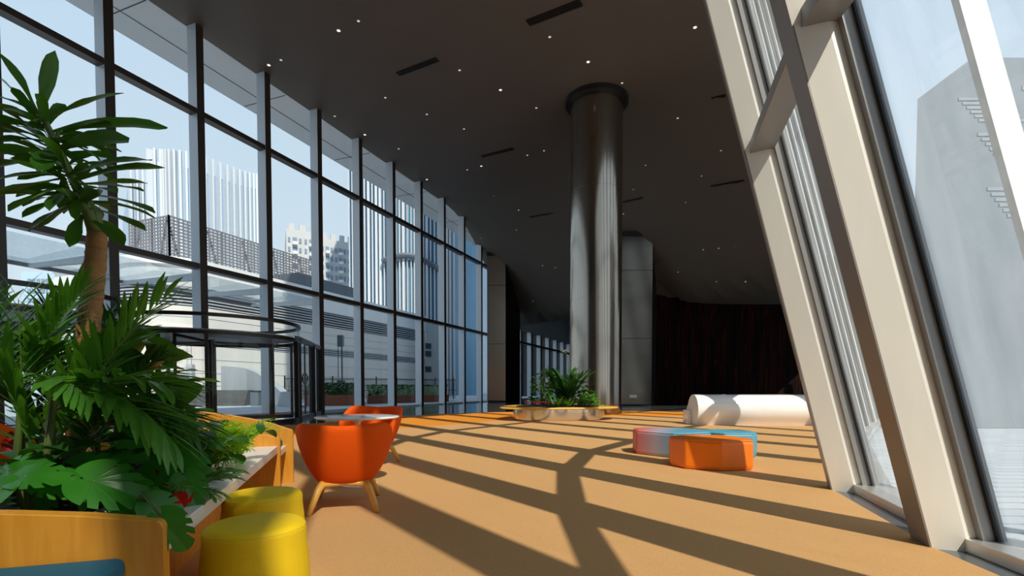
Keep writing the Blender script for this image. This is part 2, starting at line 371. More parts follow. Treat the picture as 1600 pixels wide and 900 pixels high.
# ------------------------------------------------------------------ right leaning glass wall
def lean(p, z): return Vector((p[0]+LEAN.x*z, p[1]+LEAN.y*z, z))
ZT = 13.0
for i, ft in enumerate(feet[:-1]):
    p = Vector(ft); pn = Vector(feet[i+1]); pp = Vector(feet[i-1]) if i else p-(pn-p)
    t = ((pn-p).normalized()+(p-pp).normalized()).normalized(); no = Vector((t.y,-t.x))
    zt = min(ZT, ceil_z(p.x+LEAN.x*9, p.y)+.5)
    names = {7:'cream metal-clad leaning column meeting the carpet left of the nearest one, second from the right', 6:'nearest cream metal-clad leaning column at the right, broad face towards the camera'}
    if i in names: lb, gp = names[i], None
    elif i < 6: lb, gp = 'cream leaning column beside the viewpoint, nearer than the two in the picture', 'leaning columns beside the viewpoint'
    else: lb, gp = 'cream leaning column farther along the right glass wall, behind the front two', 'leaning columns farther along the right glass wall'
    colm = thing('leaning_column', lb, 'column', (p.x,p.y,0), 0, gp)
    pi = Matrix.Translation(colm.location).inverted()
    W, DP = .21, .40
    def sect(a0, a1, d0, d1): return [p+t*a0+no*d0, p+t*a1+no*d0, p+t*a1+no*d1, p+t*a0+no*d1]
    def lp(mb, poly, z0, z1, k=0):
        vs = [lean(v,z0) for v in poly]+[lean(v,z1) for v in poly]; n = len(poly)
        mb.add(vs, [tuple(range(n-1,-1,-1)), tuple(range(n,2*n))]+[(j,(j+1)%n,n+(j+1)%n,n+j) for j in range(n)], k)
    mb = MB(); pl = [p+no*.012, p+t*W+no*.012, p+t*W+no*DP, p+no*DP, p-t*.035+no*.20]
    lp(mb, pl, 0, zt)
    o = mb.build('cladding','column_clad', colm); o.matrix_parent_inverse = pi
    mb = MB(); lp(mb, sect(.0,W,0,.012), 0, zt); o = mb.build('inner_face','column_tip_shade', colm); o.matrix_parent_inverse = pi; o['label'] = 'inner face darkened for its shade'
    # bay from this column to the next
    wn += 1; win = struct('window_%d' % wn, (p.x,p.y,0)); pi = Matrix.Translation(win.location).inverted()
    t2 = (pn-p).normalized(); n2 = Vector((t2.y,-t2.x))
    a, b = p+t2*W, pn
    def kid(mb, nm, m, bev=0):
        o = mb.build(nm, m, win, bevel=bev); o.matrix_parent_inverse = pi; return o
    mb = MB(); vs = [a+n2*.17, b+n2*.17, b+n2*.5, a+n2*.5]; mb.prism(vs, 0, .085); kid(mb,'sill','sill_metal',.006)
    for hz in (3.5, 8.0):
        if hz > zt-.4: continue
        A, B = lean(a+n2*.17,hz), lean(b+n2*.17,hz)
        mb = MB(); mb.bar(A, B, .22, .13); kid(mb,'transom','frame_grey',.004)
    mb = MB()
    for s0 in (a+t2*.0, b-t2*.10):
        pl = [s0+n2*.26, s0+t2*.10+n2*.26, s0+t2*.10+n2*.40, s0+n2*.40]; lp(mb, pl, .085, zt)
    kid(mb,'frame','frame_grey')
    mb = MB()
    for s0 in (a+t2*.1, b-t2*.125):
        pl = [s0+n2*.33, s0+t2*.025+n2*.33, s0+t2*.025+n2*.36, s0+n2*.36]; lp(mb, pl, .085, zt)
    kid(mb,'gasket','gasket')
    A, B = a+t2*.1+n2*.345, b-t2*.1+n2*.345
    mb = MB(); mb.quad(lean(A,.085), lean(B,.085), lean(B,zt), lean(A,zt)); kid(mb,'pane','right_glass')
# ------------------------------------------------------------------ ceiling fittings
lights = [(529,47,1),(560,32,0),(420,101,1),(439,93,0),(718,109,0),(602,152,0),(523,181,0),(570,210,1),(623,232,0),(667,280,1),(667,178,0),(782,140,1),(725,201,0),(838,168,0),(859,57,0),(919,96,1),(972,129,0),(1086,42,1),(1093,176,1),(1059,184,0),(1127,235,0),(1009,258,0),(1097,275,1),(990,296,0),(1072,316,0),(974,334,0),(850,235,0),(824,242,0),(752,259,1),(730,265,0),(814,298,0),(773,306,1),(729,316,0),(811,328,2),(807,359,0),(736,342,0),(752,372,0),(1099,390,0),(1123,388,0),(1149,385,0),(1060,425,0),(1120,440,0),(1165,440,0),(848,415,0),(868,418,0),(833,470,0)]
mbl = MB(); mbl.lathe([(.085,0),(.085,-.02),(.07,-.022)], n=16); mesh_ring = None
for k, (x, y, b) in enumerate(lights):
    p = ceil_pt(x, y)
    s = .8 if b else .6
    t = thing('downlight', 'small round recessed downlight in the dark ceiling' if b < 2 and k else ('brightest downlight, in the ceiling upper left' if k == 0 else 'bright downlight left of the round column, above the shortest slot vent'), 'downlight', p, 0, 'downlights in the ceiling' if b < 2 and k else None)
    mb = MB(); mb.lathe([(.11*s,.05),(.11*s,-.015),(.075*s,-.018)], n=16); mb.build('trim_ring','frame_grey', t)
    mb = MB(); mb.lathe([(.07*s,.0),(.07*s,-.024)], n=16); mb.build('lens','bulb' if b else 'bulb_soft', t)
vents = [((825,35),(908,3),.30,'widest black slot vent, at the top of the ceiling'),((622,115),(683,92),.24,'black slot vent in the ceiling upper left of the round column'),((753,244),(802,232),.2,'black slot vent in the ceiling, midway between glass wall and round column'),((829,339),(869,332),.2,'short black slot vent beside the left edge of the round column'),((969,317),(1005,309),.2,'short black slot vent just right of the round column'),((1112,291),(1163,282),.2,'black slot vent beside the leaning column, lower one'),((1112,153),(1134,149),.2,'black slot vent half hidden by the leaning column, upper one')]
for a, b, w, lb in vents:
    A, B = ceil_pt(*a), ceil_pt(*b); mid = (A+B)/2
    t = thing('slot_vent', lb, 'vent', mid)
    mb = MB(); mb.bar(A-mid+Vector((0,0,-.01)), B-mid+Vector((0,0,-.01)), w, .05); mb.build('housing','black', t)
    mb = MB()
    for s in (-.22,.22):
        dv = (B-A).normalized(); n_ = Vector((-dv.y,dv.x,0))*(w*s)
        mb.bar(A-mid+n_+Vector((0,0,-.035)), B-mid+n_+Vector((0,0,-.035)), .02, .03)
    mb.build('blade','dark_frame', t)
# ------------------------------------------------------------------ columns
cp_ = (3.46, 21.3)
t = thing('round_column', 'tall round brushed steel column behind the central planter', 'column', (cp_[0],cp_[1],0))
prof = [(1.10,0),(1.10,.25),(1.06,.26)]
z = .26
for zz in (3.1,4.6,9.0):
    prof += [(1.06,zz-.012),(1.045,zz-.01),(1.045,zz+.01),(1.06,zz+.012)]
prof += [(1.06,HC+.2)]
mb = MB(); mb.lathe(prof, n=72); o = mb.build('shaft','brushed', t, smooth=True)
o.modifiers.new('es','EDGE_SPLIT').split_angle = R(35)
mb = MB(); mb.lathe([(1.05,HC-.18),(1.27,HC-.18),(1.27,HC+.1)], n=72); mb.build('collar','black', t, smooth=False)
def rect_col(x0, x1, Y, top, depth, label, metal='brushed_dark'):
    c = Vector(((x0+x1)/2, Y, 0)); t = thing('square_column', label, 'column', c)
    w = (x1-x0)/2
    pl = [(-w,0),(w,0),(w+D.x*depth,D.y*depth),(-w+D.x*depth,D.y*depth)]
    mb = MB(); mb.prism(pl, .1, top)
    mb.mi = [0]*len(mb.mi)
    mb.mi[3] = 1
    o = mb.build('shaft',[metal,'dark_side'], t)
    mb = MB()
    for zz in (top*.40, top*.8): mb.box((0,-.004,zz),(2*w-.02,.012,.03))
    mb.build('seam','dark_side', t)
    mb = MB(); pl2 = [(-w+.05,.04),(w-.03,.04),(w-.03+D.x*depth,D.y*depth-.04),(-w+.05+D.x*depth,D.y*depth-.04)]
    mb.prism(pl2, 0, .1); mb.build('plinth','black', t)
    mb = MB(); mb.prism([(q[0]*1.03,q[1]-.06) for q in pl], top, top+.25); mb.build('shadow_gap','black', t)  # solid black cap, standing in for the shade of an open gap
    return t
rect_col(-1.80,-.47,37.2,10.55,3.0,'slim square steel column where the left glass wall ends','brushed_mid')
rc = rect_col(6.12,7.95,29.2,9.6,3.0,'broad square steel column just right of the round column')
mb = MB(); mb.box((-.12,-.015,.55),(.42,.02,.16)); mb.build('sign_plate','white_lam', rc)
# ------------------------------------------------------------------ doors
def drum(name, c, r, posts, wing0):
    t = struct(name, (c[0],c[1],0))
    def arc(a0, a1, rr, n=28): return [(rr*math.cos(R(a0+(a1-a0)*i/n)), rr*math.sin(R(a0+(a1-a0)*i/n))) for i in range(n+1)]
    mb = MB()
    for rr, h, zc in ((r,.09,2.97),(r,.10,2.50)):
        mb.lathe([(rr-.06,zc-h/2),(rr+.04,zc-h/2),(rr+.04,zc+h/2),(rr-.06,zc+h/2)], n=64)
        mb.f.pop(); mb.f.pop(); mb.mi.pop(); mb.mi.pop()
    mb.build('canopy_rim','dark_frame', t)
    mb = MB(); pts = arc(0,360,r,64)
    for i in range(64): mb.quad((pts[i][0],pts[i][1],2.55),(pts[i+1][0],pts[i+1][1],2.55),(pts[i+1][0],pts[i+1][1],2.92),(pts[i][0],pts[i][1],2.92))
    mb.build('canopy_fascia','door_glass', t, smooth=True)
    mb = MB(); mb.lathe([(r-.1,2.56),(r-.1,2.6)], n=48); mb.build('canopy_ceiling','frame_grey', t)
    for a in posts:
        mb = MB(); mb.box((r*math.cos(R(a)), r*math.sin(R(a)), 1.25),(.09,.09,2.5), R(a)); mb.build('post','dark_frame', t)
    mb = MB()
    for a0, a1 in ((-62,8),(118,188)):
        pts = arc(a0,a1,r-.02)
        for i in range(28): mb.quad((pts[i][0],pts[i][1],.08),(pts[i+1][0],pts[i+1][1],.08),(pts[i+1][0],pts[i+1][1],2.46),(pts[i][0],pts[i][1],2.46))
    mb.build('curved_glass','door_glass', t, smooth=True)
    mb = MB()
    for a0, a1 in ((-62,8),(118,188)):
        pts = arc(a0,a1,r,20)
        for i in range(20): mb.bar((pts[i][0],pts[i][1],.05),(pts[i+1][0],pts[i+1][1],.05),.08,.1)
    mb.build('base_rail','dark_frame', t)
    mb = MB(); mb.lathe([(.09,0),(.09,2.5)], n=16); mb.build('centre_shaft','dark_frame', t)
    for k in range(3):
        a = R(wing0+120*k); d = Vector((math.cos(a),math.sin(a),0)); e = d*(r-.15)
        mb = MB(); mb.bar(d*.1+Vector((0,0,.09)), e+Vector((0,0,.09)), .05, .12); mb.bar(d*.1+Vector((0,0,2.42)), e+Vector((0,0,2.42)), .05,.08); mb.bar(e+Vector((0,0,.04)), e+Vector((0,0,2.46)), .05,.08, up=d)
        f = mb.build('door_wing','dark_frame', t)
        s = d*.12; mb = MB(); mb.quad((s.x,s.y,.15),(e.x,e.y,.15),(e.x,e.y,2.38),(s.x,s.y,2.38)); mb.build('wing_glass','door_glass', f)
    return t
drum('door_1', (-9.2,15.7), 2.5, (-88,-62,8,118,150,188), 40)
drum('door_2', (-11.2,10.9), 2.5, (-88,-40,8,118,150,188), 20)
# flank with a hinged glass door between the drum and the facade
A, B = Vector((-6.85,16.35)), Vector((-7.62,20.3))
t = struct('door_3', (A.x,A.y,0)); pi = Matrix.Translation(t.location).inverted()
def kid(mb, nm, m, par=t):
    o = mb.build(nm, m, par); o.matrix_parent_inverse = pi if par is t else Matrix.Identity(4); return o
def L3(s, z): q = A+(B-A)*s; return Vector((q.x,q.y,z))
mb = MB()
mb.bar(L3(0,2.6),L3(1,2.6),.12,.16); mb.bar(L3(0,.06),L3(1,.06),.14,.12)
for s in (.02,.98,.62): mb.bar(L3(s,0),L3(s,2.6),.12,.2, up=(D.x,D.y,0))
kid(mb,'door_frame','dark_frame')
mb = MB(); mb.quad(L3(.02,.1),L3(.98,.1),L3(.98,2.55),L3(.02,2.55)); kid(mb,'glass','door_glass')
mb = MB(); q = L3(.22,1.15); nn = Vector(((B-A).y,-(B-A).x)).normalized()
ring = []
for k in range(17):
    a = 2*PI*k/16; tt = (B-A).normalized(); ring.append((q.x+tt.x*.42*math.cos(a)+nn.x*.06, q.y+tt.y*.42*math.cos(a)+nn.y*.06, 1.35+.17*math.sin(a)))
mb.tube(ring, .022, 6); mb.tube([(q.x+nn.x*.06,q.y+nn.y*.06,.15),(q.x+nn.x*.06,q.y+nn.y*.06,2.5)], .025, 6); kid(mb,'ring_handle','dark_frame')
# ------------------------------------------------------------------ planter bench island
O = Vector((-1.165,1.71)); U = Vector((-.30,.954)); NI = Vector((-.954,-.30))
def I(s, l, z=0): q = O+U*s+NI*l; return Vector((q.x,q.y,z))
bench = thing('planter_bench', 'long oak and white planter bench with teal seats, full of plants', 'planter', (O.x,O.y,0))
pib = Matrix.Translation(bench.location).inverted()
def bk(mb, nm, m, par=bench, **k):
    o = mb.build(nm, m, par, **k); o.matrix_parent_inverse = pib; return o
def panel(s, h0, slope, ln, th=.06):
    prof = [(0,0)]
    rr = .026
    n = 6
    prof += [(0, h0-rr)]
    for i in range(n+1):
        a = PI - PI/2*i/n; prof.append((rr+rr*math.cos(a), h0-rr+rr*math.sin(a)))
    for i in range(1,9):
        l = rr+(ln-rr)*i/8; prof.append((l, h0+slope*(1-math.exp(-1.3*l))*1.25))
    prof.append((ln,0))
    mb = MB(); m = len(prof)
    vs = [I(s-th/2,l,z) for l,z in prof]+[I(s+th/2,l,z) for l,z in prof]
    mb.add(vs, [tuple(range(m)), tuple(range(2*m-1,m-1,-1))]+[(i,(i+1)%m,m+(i+1)%m,m+i) for i in range(m)])
    return mb
for s, h, sl in ((0,.592,.10),(2.93,.60,.14),(3.98,.585,.24),(-1.15,.6,.1)):
    bk(panel(s,h,sl,1.55), 'oak_panel','oak', bevel=.006)
def slab(s0, s1, l0, l1, z0, z1):
    mb = MB(); vs = [I(s,l,z) for z in (z0,z1) for s,l in ((s0,l0),(s1,l0),(s1,l1),(s0,l1))]
    mb.add(vs, [(3,2,1,0),(4,5,6,7),(0,1,5,4),(1,2,6,5),(2,3,7,6),(3,0,4,7)]); return mb
bk(slab(.03,2.90,.02,.42,.455,.52),'counter_top','white_lam', bevel=.004)
for a, b in ((-1.12,-.03),(2.96,3.95)):
    st_ = bk(slab(a,b,.07,.62,.35,.415),'seat','white_lam', bevel=.006)
    c = bk(slab(a+.01,b-.005,.10,.62,.415,.485),'seat_cushion','teal_fabric', st_, bevel=.025, seg=4); c.matrix_parent_inverse = Matrix.Identity(4)
    bk(slab(a,b,.22,.26,0,.34),'seat_front','oak')
bk(slab(.03,2.9,.33,.37,0,.455),'counter_front','oak')
bk(slab(-1.12,3.95,.62,1.45,0,.50),'planter_box','oak')
bk(slab(.03,2.9,.43,.62,0,.50),'planter_lip','oak')
bk(slab(-1.1,3.93,.64,1.43,.44,.515),'soil','soil')
bk(slab(.04,2.89,.425,.64,.50,.505),'soil','soil')
# ------------------------------------------------------------------ poufs
def pouf(c, r, h, label, rz):
    t = thing('round_pouf', label, 'pouf', c, rz, None)
    mb = MB(); prof = []
    b = .035
    prof += [(r*.96,.012),(r*1.0,.03)]
    for i in range(6): prof.append((r*(1.0+.05*math.sin(PI*(i+.5)/6)) - .012*i/6, .03+(h-.03-b)*(i+.5)/6))
    for i in range(7):
        a = PI/2*i/6; prof.append((r*.965-b+b*math.cos(a), h-b+b*math.sin(a)))
    prof += [(r*.6,h+.006),(r*.2,h+.01)]
    mb.lathe(prof, n=48); up_ = mb.build('upholstery','yellow_fabric', t, smooth=True)
    mb = MB(); ring = [((r*.965-.006)*math.cos(2*PI*k/48),(r*.965-.006)*math.sin(2*PI*k/48),h-.02) for k in range(49)]
    mb.tube(ring, .004, 6); mb.build('piping','yellow_fabric', up_, smooth=True)
    mb = MB(); mb.lathe([(r*.9,0),(r*.9,.014)], n=32); mb.build('base','black', t)
    return t
pouf((-1.075,2.13,.008),.205,.46,'nearer yellow round pouf at the bottom edge, overlapping its twin',.3)
pouf((-1.345,2.75,.008),.205,.46,'yellow round pouf tucked between counter and nearer yellow pouf',1.2)
# ------------------------------------------------------------------ lounge chairs
def make_chair(label):
    t = thing('lounge_chair', label, 'chair')
    def sup(phi, rx, ry, n=2.6):
        c, s = math.cos(phi), math.sin(phi)
        k = (abs(c)**n+abs(s)**n)**(-1/n); return rx*s*k, -ry*c*k
    NP, NV = 28, 9; PH = R(118)
    def ztop(phi):
        a = abs(phi)/PH; return .745+.02*math.sin(min(1,a/.45)*PI/2)**2 - .21*max(0,(a-.5)/.5)**1.3
    rows = []
    for i in range(NP+1):
        ph = -PH+2*PH*i/NP; zt = ztop(ph); col = []
        for j in range(NV+1):
            v = j/NV; z = .215+(zt-.215)*v; g = .62*v**.72 + .38*math.sin(min(1,v/.82)*PI/2)**.85 - .03*max(0,(v-.8)/.2)
            x, y = sup(ph, .205+.2*g, .20+.19*g); col.append((x, y, z))
        x, y = sup(ph, .40-.035, .385-.035); col.append((x, y, zt+.022))
        for j in range(NV, -1, -1):
            v = j/NV; z = .36+(zt-.36)*v; g = v**.62
            x, y = sup(ph, .19+.14*g, .18+.135*g); col.append((x, y, z))
        rows.append(col)
    mb = MB(); m = len(rows[0]); vs = [p for c in rows for p in c]; fs = []
    for i in range(NP):
        for j in range(m): fs.append((i*m+j, (i+1)*m+j, (i+1)*m+(j+1)%m, i*m+(j+1)%m))
    for i in (0, NP): fs.append(tuple(i*m+j for j in range(m)))
    mb.add(vs, fs); mb.build('shell','orange_fabric', t, smooth=True, sub=1)
    mb = MB(); prof = [(.05,.212),(.18,.214),(.225,.24),(.245,.34),(.25,.40),(.235,.435),(.2,.45),(.05,.455)]
    vs = []; n = 36; fs = []
    for r, z in prof:
        for k in range(n):
            a = 2*PI*k/n; c, s = math.cos(a), math.sin(a); q = (abs(c)**3+abs(s)**3)**(-1/3)
            vs.append((r*s*q, r*c*q*1.15+.05, z))
    for i in range(len(prof)-1):
        for k in range(n): fs.append((i*n+k, i*n+(k+1)%n, (i+1)*n+(k+1)%n, (i+1)*n+k))
    fs += [tuple(range(n-1,-1,-1)), tuple(range((len(prof)-1)*n,len(prof)*n))]
    mb.add(vs, fs); mb.build('seat','orange_fabric', t, smooth=True)
    for sx in (-1,1):
        for sy in (-1,1):
            mb = MB(); mb.tube([(sx*.17,sy*.2+.02,.245),(sx*.2,sy*.25+.02,.2),(sx*.235,sy*.30+.02,.1),(sx*.268,sy*.345+.02,0)], [.033,.031,.026,.02], 10)
            mb.build('leg','oak_leg', t, smooth=True)
    for sy in (-1,1):
        mb = MB(); pts = [(x, sy*.21+.02, .225+.02*math.cos(x/.2*PI/2)) for x in (-.2,-.1,0,.1,.2)]
        mb.tube(pts, [.03,.026,.024,.026,.03], 8); mb.build('rail','oak_leg', t, smooth=True)
    return t
ch = make_chair('orange bucket lounge chair seen from behind, beside the bench end')
def put(o, x, y, rz): o.location = (x,y,.008); o.rotation_euler = (0,0,rz)
put(ch, -1.44, 4.42, R(14)); ch.scale = (1,1,.945)
for x, y, rz, lb in ((-1.86,6.75,R(172),'orange lounge chair on the far side of the white table'),(-4.05,4.0,R(-60),'orange lounge chair glimpsed between palm stems at the left edge'),(-3.75,5.9,R(-100),'orange lounge chair glimpsed behind the fern and drooping palm fronds')):
    c = copy_tree(ch); c['label'] = lb; put(c, x, y, rz); c.scale = (1,1,1)
t = thing('round_table', 'white round-topped table between the two orange chairs', 'table', (-1.63,5.4,.008))
mb = MB(); mb.lathe([(.40,.70),(.425,.706),(.43,.715),(.425,.724),(.40,.727)], n=48); mb.build('tabletop','white_gloss', t, smooth=True)
mb = MB(); mb.lathe([(.035,.02),(.03,.1),(.028,.66),(.09,.70)], n=20); mb.build('pedestal','white_lam', t, smooth=True)
mb = MB(); mb.lathe([(.2,0),(.2,.008),(.05,.025)], n=36); mb.build('base','white_lam', t)
# ------------------------------------------------------------------ faceted poufs
def facet(label, c, poly, h, m, name='faceted_pouf', rz=0):
    t = thing(name, label, 'pouf', (c[0],c[1],.008), rz)
    n = len(poly); mb = MB()
    vs = [(p[0]*.97,p[1]*.97,0) for p in poly]+[(p[0],p[1],.05) for p in poly]+[(p[0],p[1],h-.03) for p in poly]+[(p[0]*.93,p[1]*.93,h) for p in poly]
    fs = [tuple(range(n-1,-1,-1)), tuple(range(3*n,4*n))]
    for q in range(3): fs += [(q*n+i, q*n+(i+1)%n, (q+1)*n+(i+1)%n, (q+1)*n+i) for i in range(n)]
    mb.add(vs, fs); up_ = mb.build('upholstery', m, t, bevel=.022, seg=3)
    mb = MB(); 
    for i in range(n):
        a, b = poly[i], poly[(i+1)%n]; mb.tube([(a[0]*.985,a[1]*.985,h-.012),(b[0]*.985,b[1]*.985,h-.012)], .004, 5)
    mb.build('seam', m, up_)
    return t
facet('bright orange faceted pouf in front of its two blue companions', (2.58,6.72), [(-.50,-.02),(-.40,-.30),(-.02,-.50),(.40,-.42),(.50,-.18),(.36,.30),(-.1,.42),(-.44,.25)], .375, 'orange_leather')
facet('faceted pouf shading from coral red to pale blue, left of the orange one', (2.50,7.95), [(-.58,-.06),(-.16,-.56),(.02,-.62),(.44,-.42),(.56,.1),(.25,.5),(-.25,.55),(-.54,.35)], .37, 'grad_leather')
facet('sky blue faceted pouf half hidden behind the orange one', (3.26,7.72), [(-.36,-.05),(-.2,-.36),(.2,-.40),(.40,-.1),(.34,.28),(0,.42),(-.3,.28)], .37, 'blue_leather')
# ------------------------------------------------------------------ white roll bench
t = thing('roll_bench', 'long white glossy roll-shaped bench in front of the dark red wall', 'bench', (5.05,14.3,.008))
prof = []
for k in range(19):
    a = R(-68 + (248)*k/18); prof.append((-.43*math.sin(a+R(0))*1 if 0 else .0, 0))
prof = [(.30,0),(-.26,0)]
for k in range(15):
    a = R(225 - 205*k/14); prof.append((.42*math.cos(a)-.02, .42+.42*math.sin(a)))
prof += [(.50,.44),(.50,.0)]
prof = [(y,max(0,z)) for y,z in prof]
m = len(prof); mb = MB(); Lx = 3.85
vs = [(0,y,z) for y,z in prof]+[(Lx,y-.25,z) for y,z in prof]
mb.add(vs, [tuple(range(m-1,-1,-1)), tuple(range(m,2*m))]+[(i,(i+1)%m,m+(i+1)%m,m+i) for i in range(m)])
o = mb.build('roll','white_gloss', t, smooth=True); o.modifiers.new('es','EDGE_SPLIT').split_angle = R(35)
mb = MB(); mb.box((-.06,.25,.2),(.12,.4,.4)); mb.build('end_foot','white_gloss', t, bevel=.02)
# ------------------------------------------------------------------ plants
def frame_of(d, up=Vector((0,0,1))):
    d = d.normalized(); s = d.cross(up)
    if s.length < 1e-3: s = Vector((1,0,0))
    s.normalize(); return d, s, s.cross(d)
def leaf(mb, base, d, length, width, droop=.5, n=6, fold=.25, shape='lance', wave=0, roll=0, k=0):
    d = d.normalized(); p = Vector(base); vs = []; fs = []
    step = length/n
    for i in range(n+1):
        u = i/n
        if shape == 'lance': w = width*math.sin(PI*min(1,u*.94+.03))**.8*(1-.25*u)
        elif shape == 'strap': w = width*(.28+.72*min(1,(u/.55))**1.4 if u < .55 else 1)*(1 if u < .8 else max(.03,(1-((u-.8)/.2)**2)))
        else: w = width*max(.02, math.sin(PI*(u**.8)))**.7
        dd, s, nn = frame_of(d)
        if roll: s, nn = s*math.cos(roll)+nn*math.sin(roll), nn*math.cos(roll)-s*math.sin(roll)
        wv = wave*math.sin(u*9+base[0]*40)
        vs += [p - s*w/2 + nn*(fold*w*.5+wv), p, p + s*w/2 + nn*(fold*w*.5-wv)]
        if i < n:
            p = p + d*step; d = (d + Vector((0,0,-droop/n))).normalized()
    for i in range(n): fs += [(3*i,3*i+1,3*i+4,3*i+3),(3*i+1,3*i+2,3*i+5,3*i+4)]
    mb.add(vs, fs, k)
def frond(mb, base, d, length, ll, lw, droop, pairs=22, ang=48, start=.22, ldroop=.5, stem=.006):
    d = d.normalized(); p = Vector(base); pts = [p.copy()]; ds = [d.copy()]; n = pairs+6
    for i in range(n):
        p = p+d*(length/n); d = (d+Vector((0,0,-droop/n*(.4+1.2*i/n)))).normalized(); pts.append(p.copy()); ds.append(d.copy())
    mb.tube(pts[::2], [stem*(1-.8*i/len(pts[::2])) for i in range(len(pts[::2]))], 5, k=1)
    for i in range(int(start*n), n+1):
        u = (i/n-start)/(1-start); dd, s, nn = frame_of(ds[i]); L = ll*(.55+.9*math.sin(PI*(u*.8+.12)))/1.3; L *= random.uniform(.9,1.1)
        a = R(ang - 22*u + random.uniform(-5,5))
        for sg in (-1,1):
            ld = dd*math.cos(a)+s*sg*math.sin(a)+nn*random.uniform(.0,.28)
            leaf(mb, pts[i], ld, L, lw*1.35*(1-.35*u), ldroop, 4, .18, 'lance', 0, random.uniform(-.3,.3))
def lv(mb, n, m): 
    pass
def monstera_leaf(mb, c, tip, nrm, size, cuts=3, k=0, cup=.15):
    # heart-shaped blade with deep notches; c = petiole point, tip = direction of the tip
    a = Vector(tip).normalized(); nn = Vector(nrm); nn = (nn-a*nn.dot(a)).normalized(); s = a.cross(nn)
    N_ = 112; out = []
    for i in range(N_):
        th = -PI+2*PI*i/N_; ab = abs(th)
        r = .46+.40*math.cos(th*.5)**2 + .16*max(0,math.cos(th))**6
        if ab > 2.55: r *= .35+.65*(PI-ab)/(PI-2.55) if ab > 2.85 else 1.0
        r *= .92
        if cuts and .42 < ab < 1.6:
            ph = (ab-.42)/1.18*cuts; fr = ph-math.floor(ph)
            if fr < .24: r *= .66+.12*abs(fr-.12)/.12
        out.append((r*math.cos(th), r*math.sin(th)))
    vs = [Vector(c)]; 
    for q in (.5,1):
        for x, y in out:
            x1, y1 = x*q*size, y*q*size; rr = x1*x1*.9+y1*y1*.5
            vs.append(Vector(c)+a*x1+s*y1*.82+nn*(-cup*rr/size*1.8 + .16*abs(y1)))
    fs = []
    for i in range(N_):
        j = (i+1)%N_; fs.append((0,1+i,1+j)); fs.append((1+i,1+N_+i,1+N_+j,1+j))
    mb.add(vs, fs, k)
def rv(a, b): return random.uniform(a, b)
# --- dracaena tree
soilz = .51
trunk_px = [(123,705,2.72),(133,560,2.72),(143,470,2.70),(150,400,2.69),(152,362,2.68)]
tp = [at(*q) for q in trunk_px]; tp[0].z = soilz-.03
tree = thing('dracaena_tree', 'tall dracaena tree with a bare ringed trunk and strappy green crown', 'tree', (tp[0].x,tp[0].y,.51))
ploc = Matrix.Translation(tree.location).inverted()
def pk(mb, nm, m, par, smooth=True):
    o = mb.build(nm, m, par, smooth=smooth); o.matrix_parent_inverse = Matrix.Translation(par.location).inverted(); return o
pts = []; rad = []
for i in range(40):
    u = i/39*(len(tp)-1); j = min(int(u), len(tp)-2); q = tp[j].lerp(tp[j+1], u-j); pts.append(q); rad.append((.056-.014*i/39)*(1+.07*(i%3==0)))
mb = MB(); mb.tube(pts, rad, 14); pk(mb,'trunk','bark', tree)
mb = MB(); br = [[(152,365,2.68),(128,310,2.66),(95,240,2.62),(68,185,2.6),(60,160,2.6)], [(152,365,2.68),(150,335,2.7),(120,290,2.8),(100,260,2.86)], [(150,370,2.68),(135,330,2.62),(115,300,2.55)]]
brp = [[at(*q) for q in b] for b in br]
for b in brp: mb.tube(b, [.03,.024,.018,.014,.01][:len(b)], 8)
pk(mb,'branch','stem_green', tree)
mb = MB()
# leaves aimed at positions seen in the photograph (base px, tip px, depth change)
dl = [((62,190),(85,85),-.05,.075),((60,180),(0,85),.05,.07),((75,215),(5,130),.2,.075),((80,185),(187,150),-.1,.08),((88,215),(170,195),-.2,.07),((85,205),(250,206),-.35,.06),((88,235),(195,222),-.3,.085),((95,240),(140,218),.2,.06),
 ((105,275),(230,255),-.25,.075),((110,285),(250,268),-.3,.06),((115,290),(225,288),.2,.06),((110,290),(218,300),-.1,.075),((125,305),(235,335),-.25,.07),((130,325),(222,362),-.2,.065),((135,340),(190,385),-.1,.06),((128,335),(110,385),-.2,.06),
 ((70,215),(-20,160),-.1,.065),((75,230),(-30,190),-.2,.07),((80,240),(-15,240),-.25,.075),((85,255),(-25,265),.1,.07),((90,270),(-10,285),-.2,.075),((95,280),(-20,315),-.15,.07),((105,290),(20,330),-.25,.065),((110,305),(40,340),-.2,.06),((115,315),(50,360),-.1,.06),((120,320),(65,355),.2,.06),
 ((70,200),(100,165),.1,.06),((80,225),(30,200),.2,.07),((60,190),(20,140),-.15,.06),((92,250),(40,225),.25,.07),((100,262),(55,250),-.3,.07),((98,265),(150,240),.25,.07),((108,285),(160,262),.3,.06),((118,300),(180,305),-.35,.065),((120,310),(170,330),.3,.06),((125,318),(85,300),-.35,.08),((122,315),(60,315),.3,.06),((128,325),(150,300),-.3,.07),((72,205),(62,150),-.2,.06),((85,240),(60,270),-.35,.075),((110,295),(80,330),-.35,.07),((118,305),(120,345),-.3,.06)]
for (b, tpx, dz, w) in dl:
    # base depth follows the stems
    p0 = at(b[0], b[1], 2.64+rv(-.03,.03)); p1 = at(tpx[0], tpx[1], 2.64+dz)
    v = p1-p0; L = v.length*1.06
    leaf(mb, p0, v+Vector((0,0,.12*L)), L, w*rv(.85,1.1), .25, 9, .3, 'strap', .004, rv(-.5,.5))
for i in range(40):
    u = rv(0,1); b = (62+70*u+rv(-8,8), 190+150*u+rv(-8,8)); p0 = at(b[0], b[1], 2.64+rv(-.05,.15)); az = rv(0,2*PI)
    leaf(mb, p0, Vector((math.cos(az), math.sin(az), rv(-.15,.5))), rv(.2,.36), rv(.045,.07), rv(.3,.9), 8, .3, 'strap', .004, rv(-.5,.5))
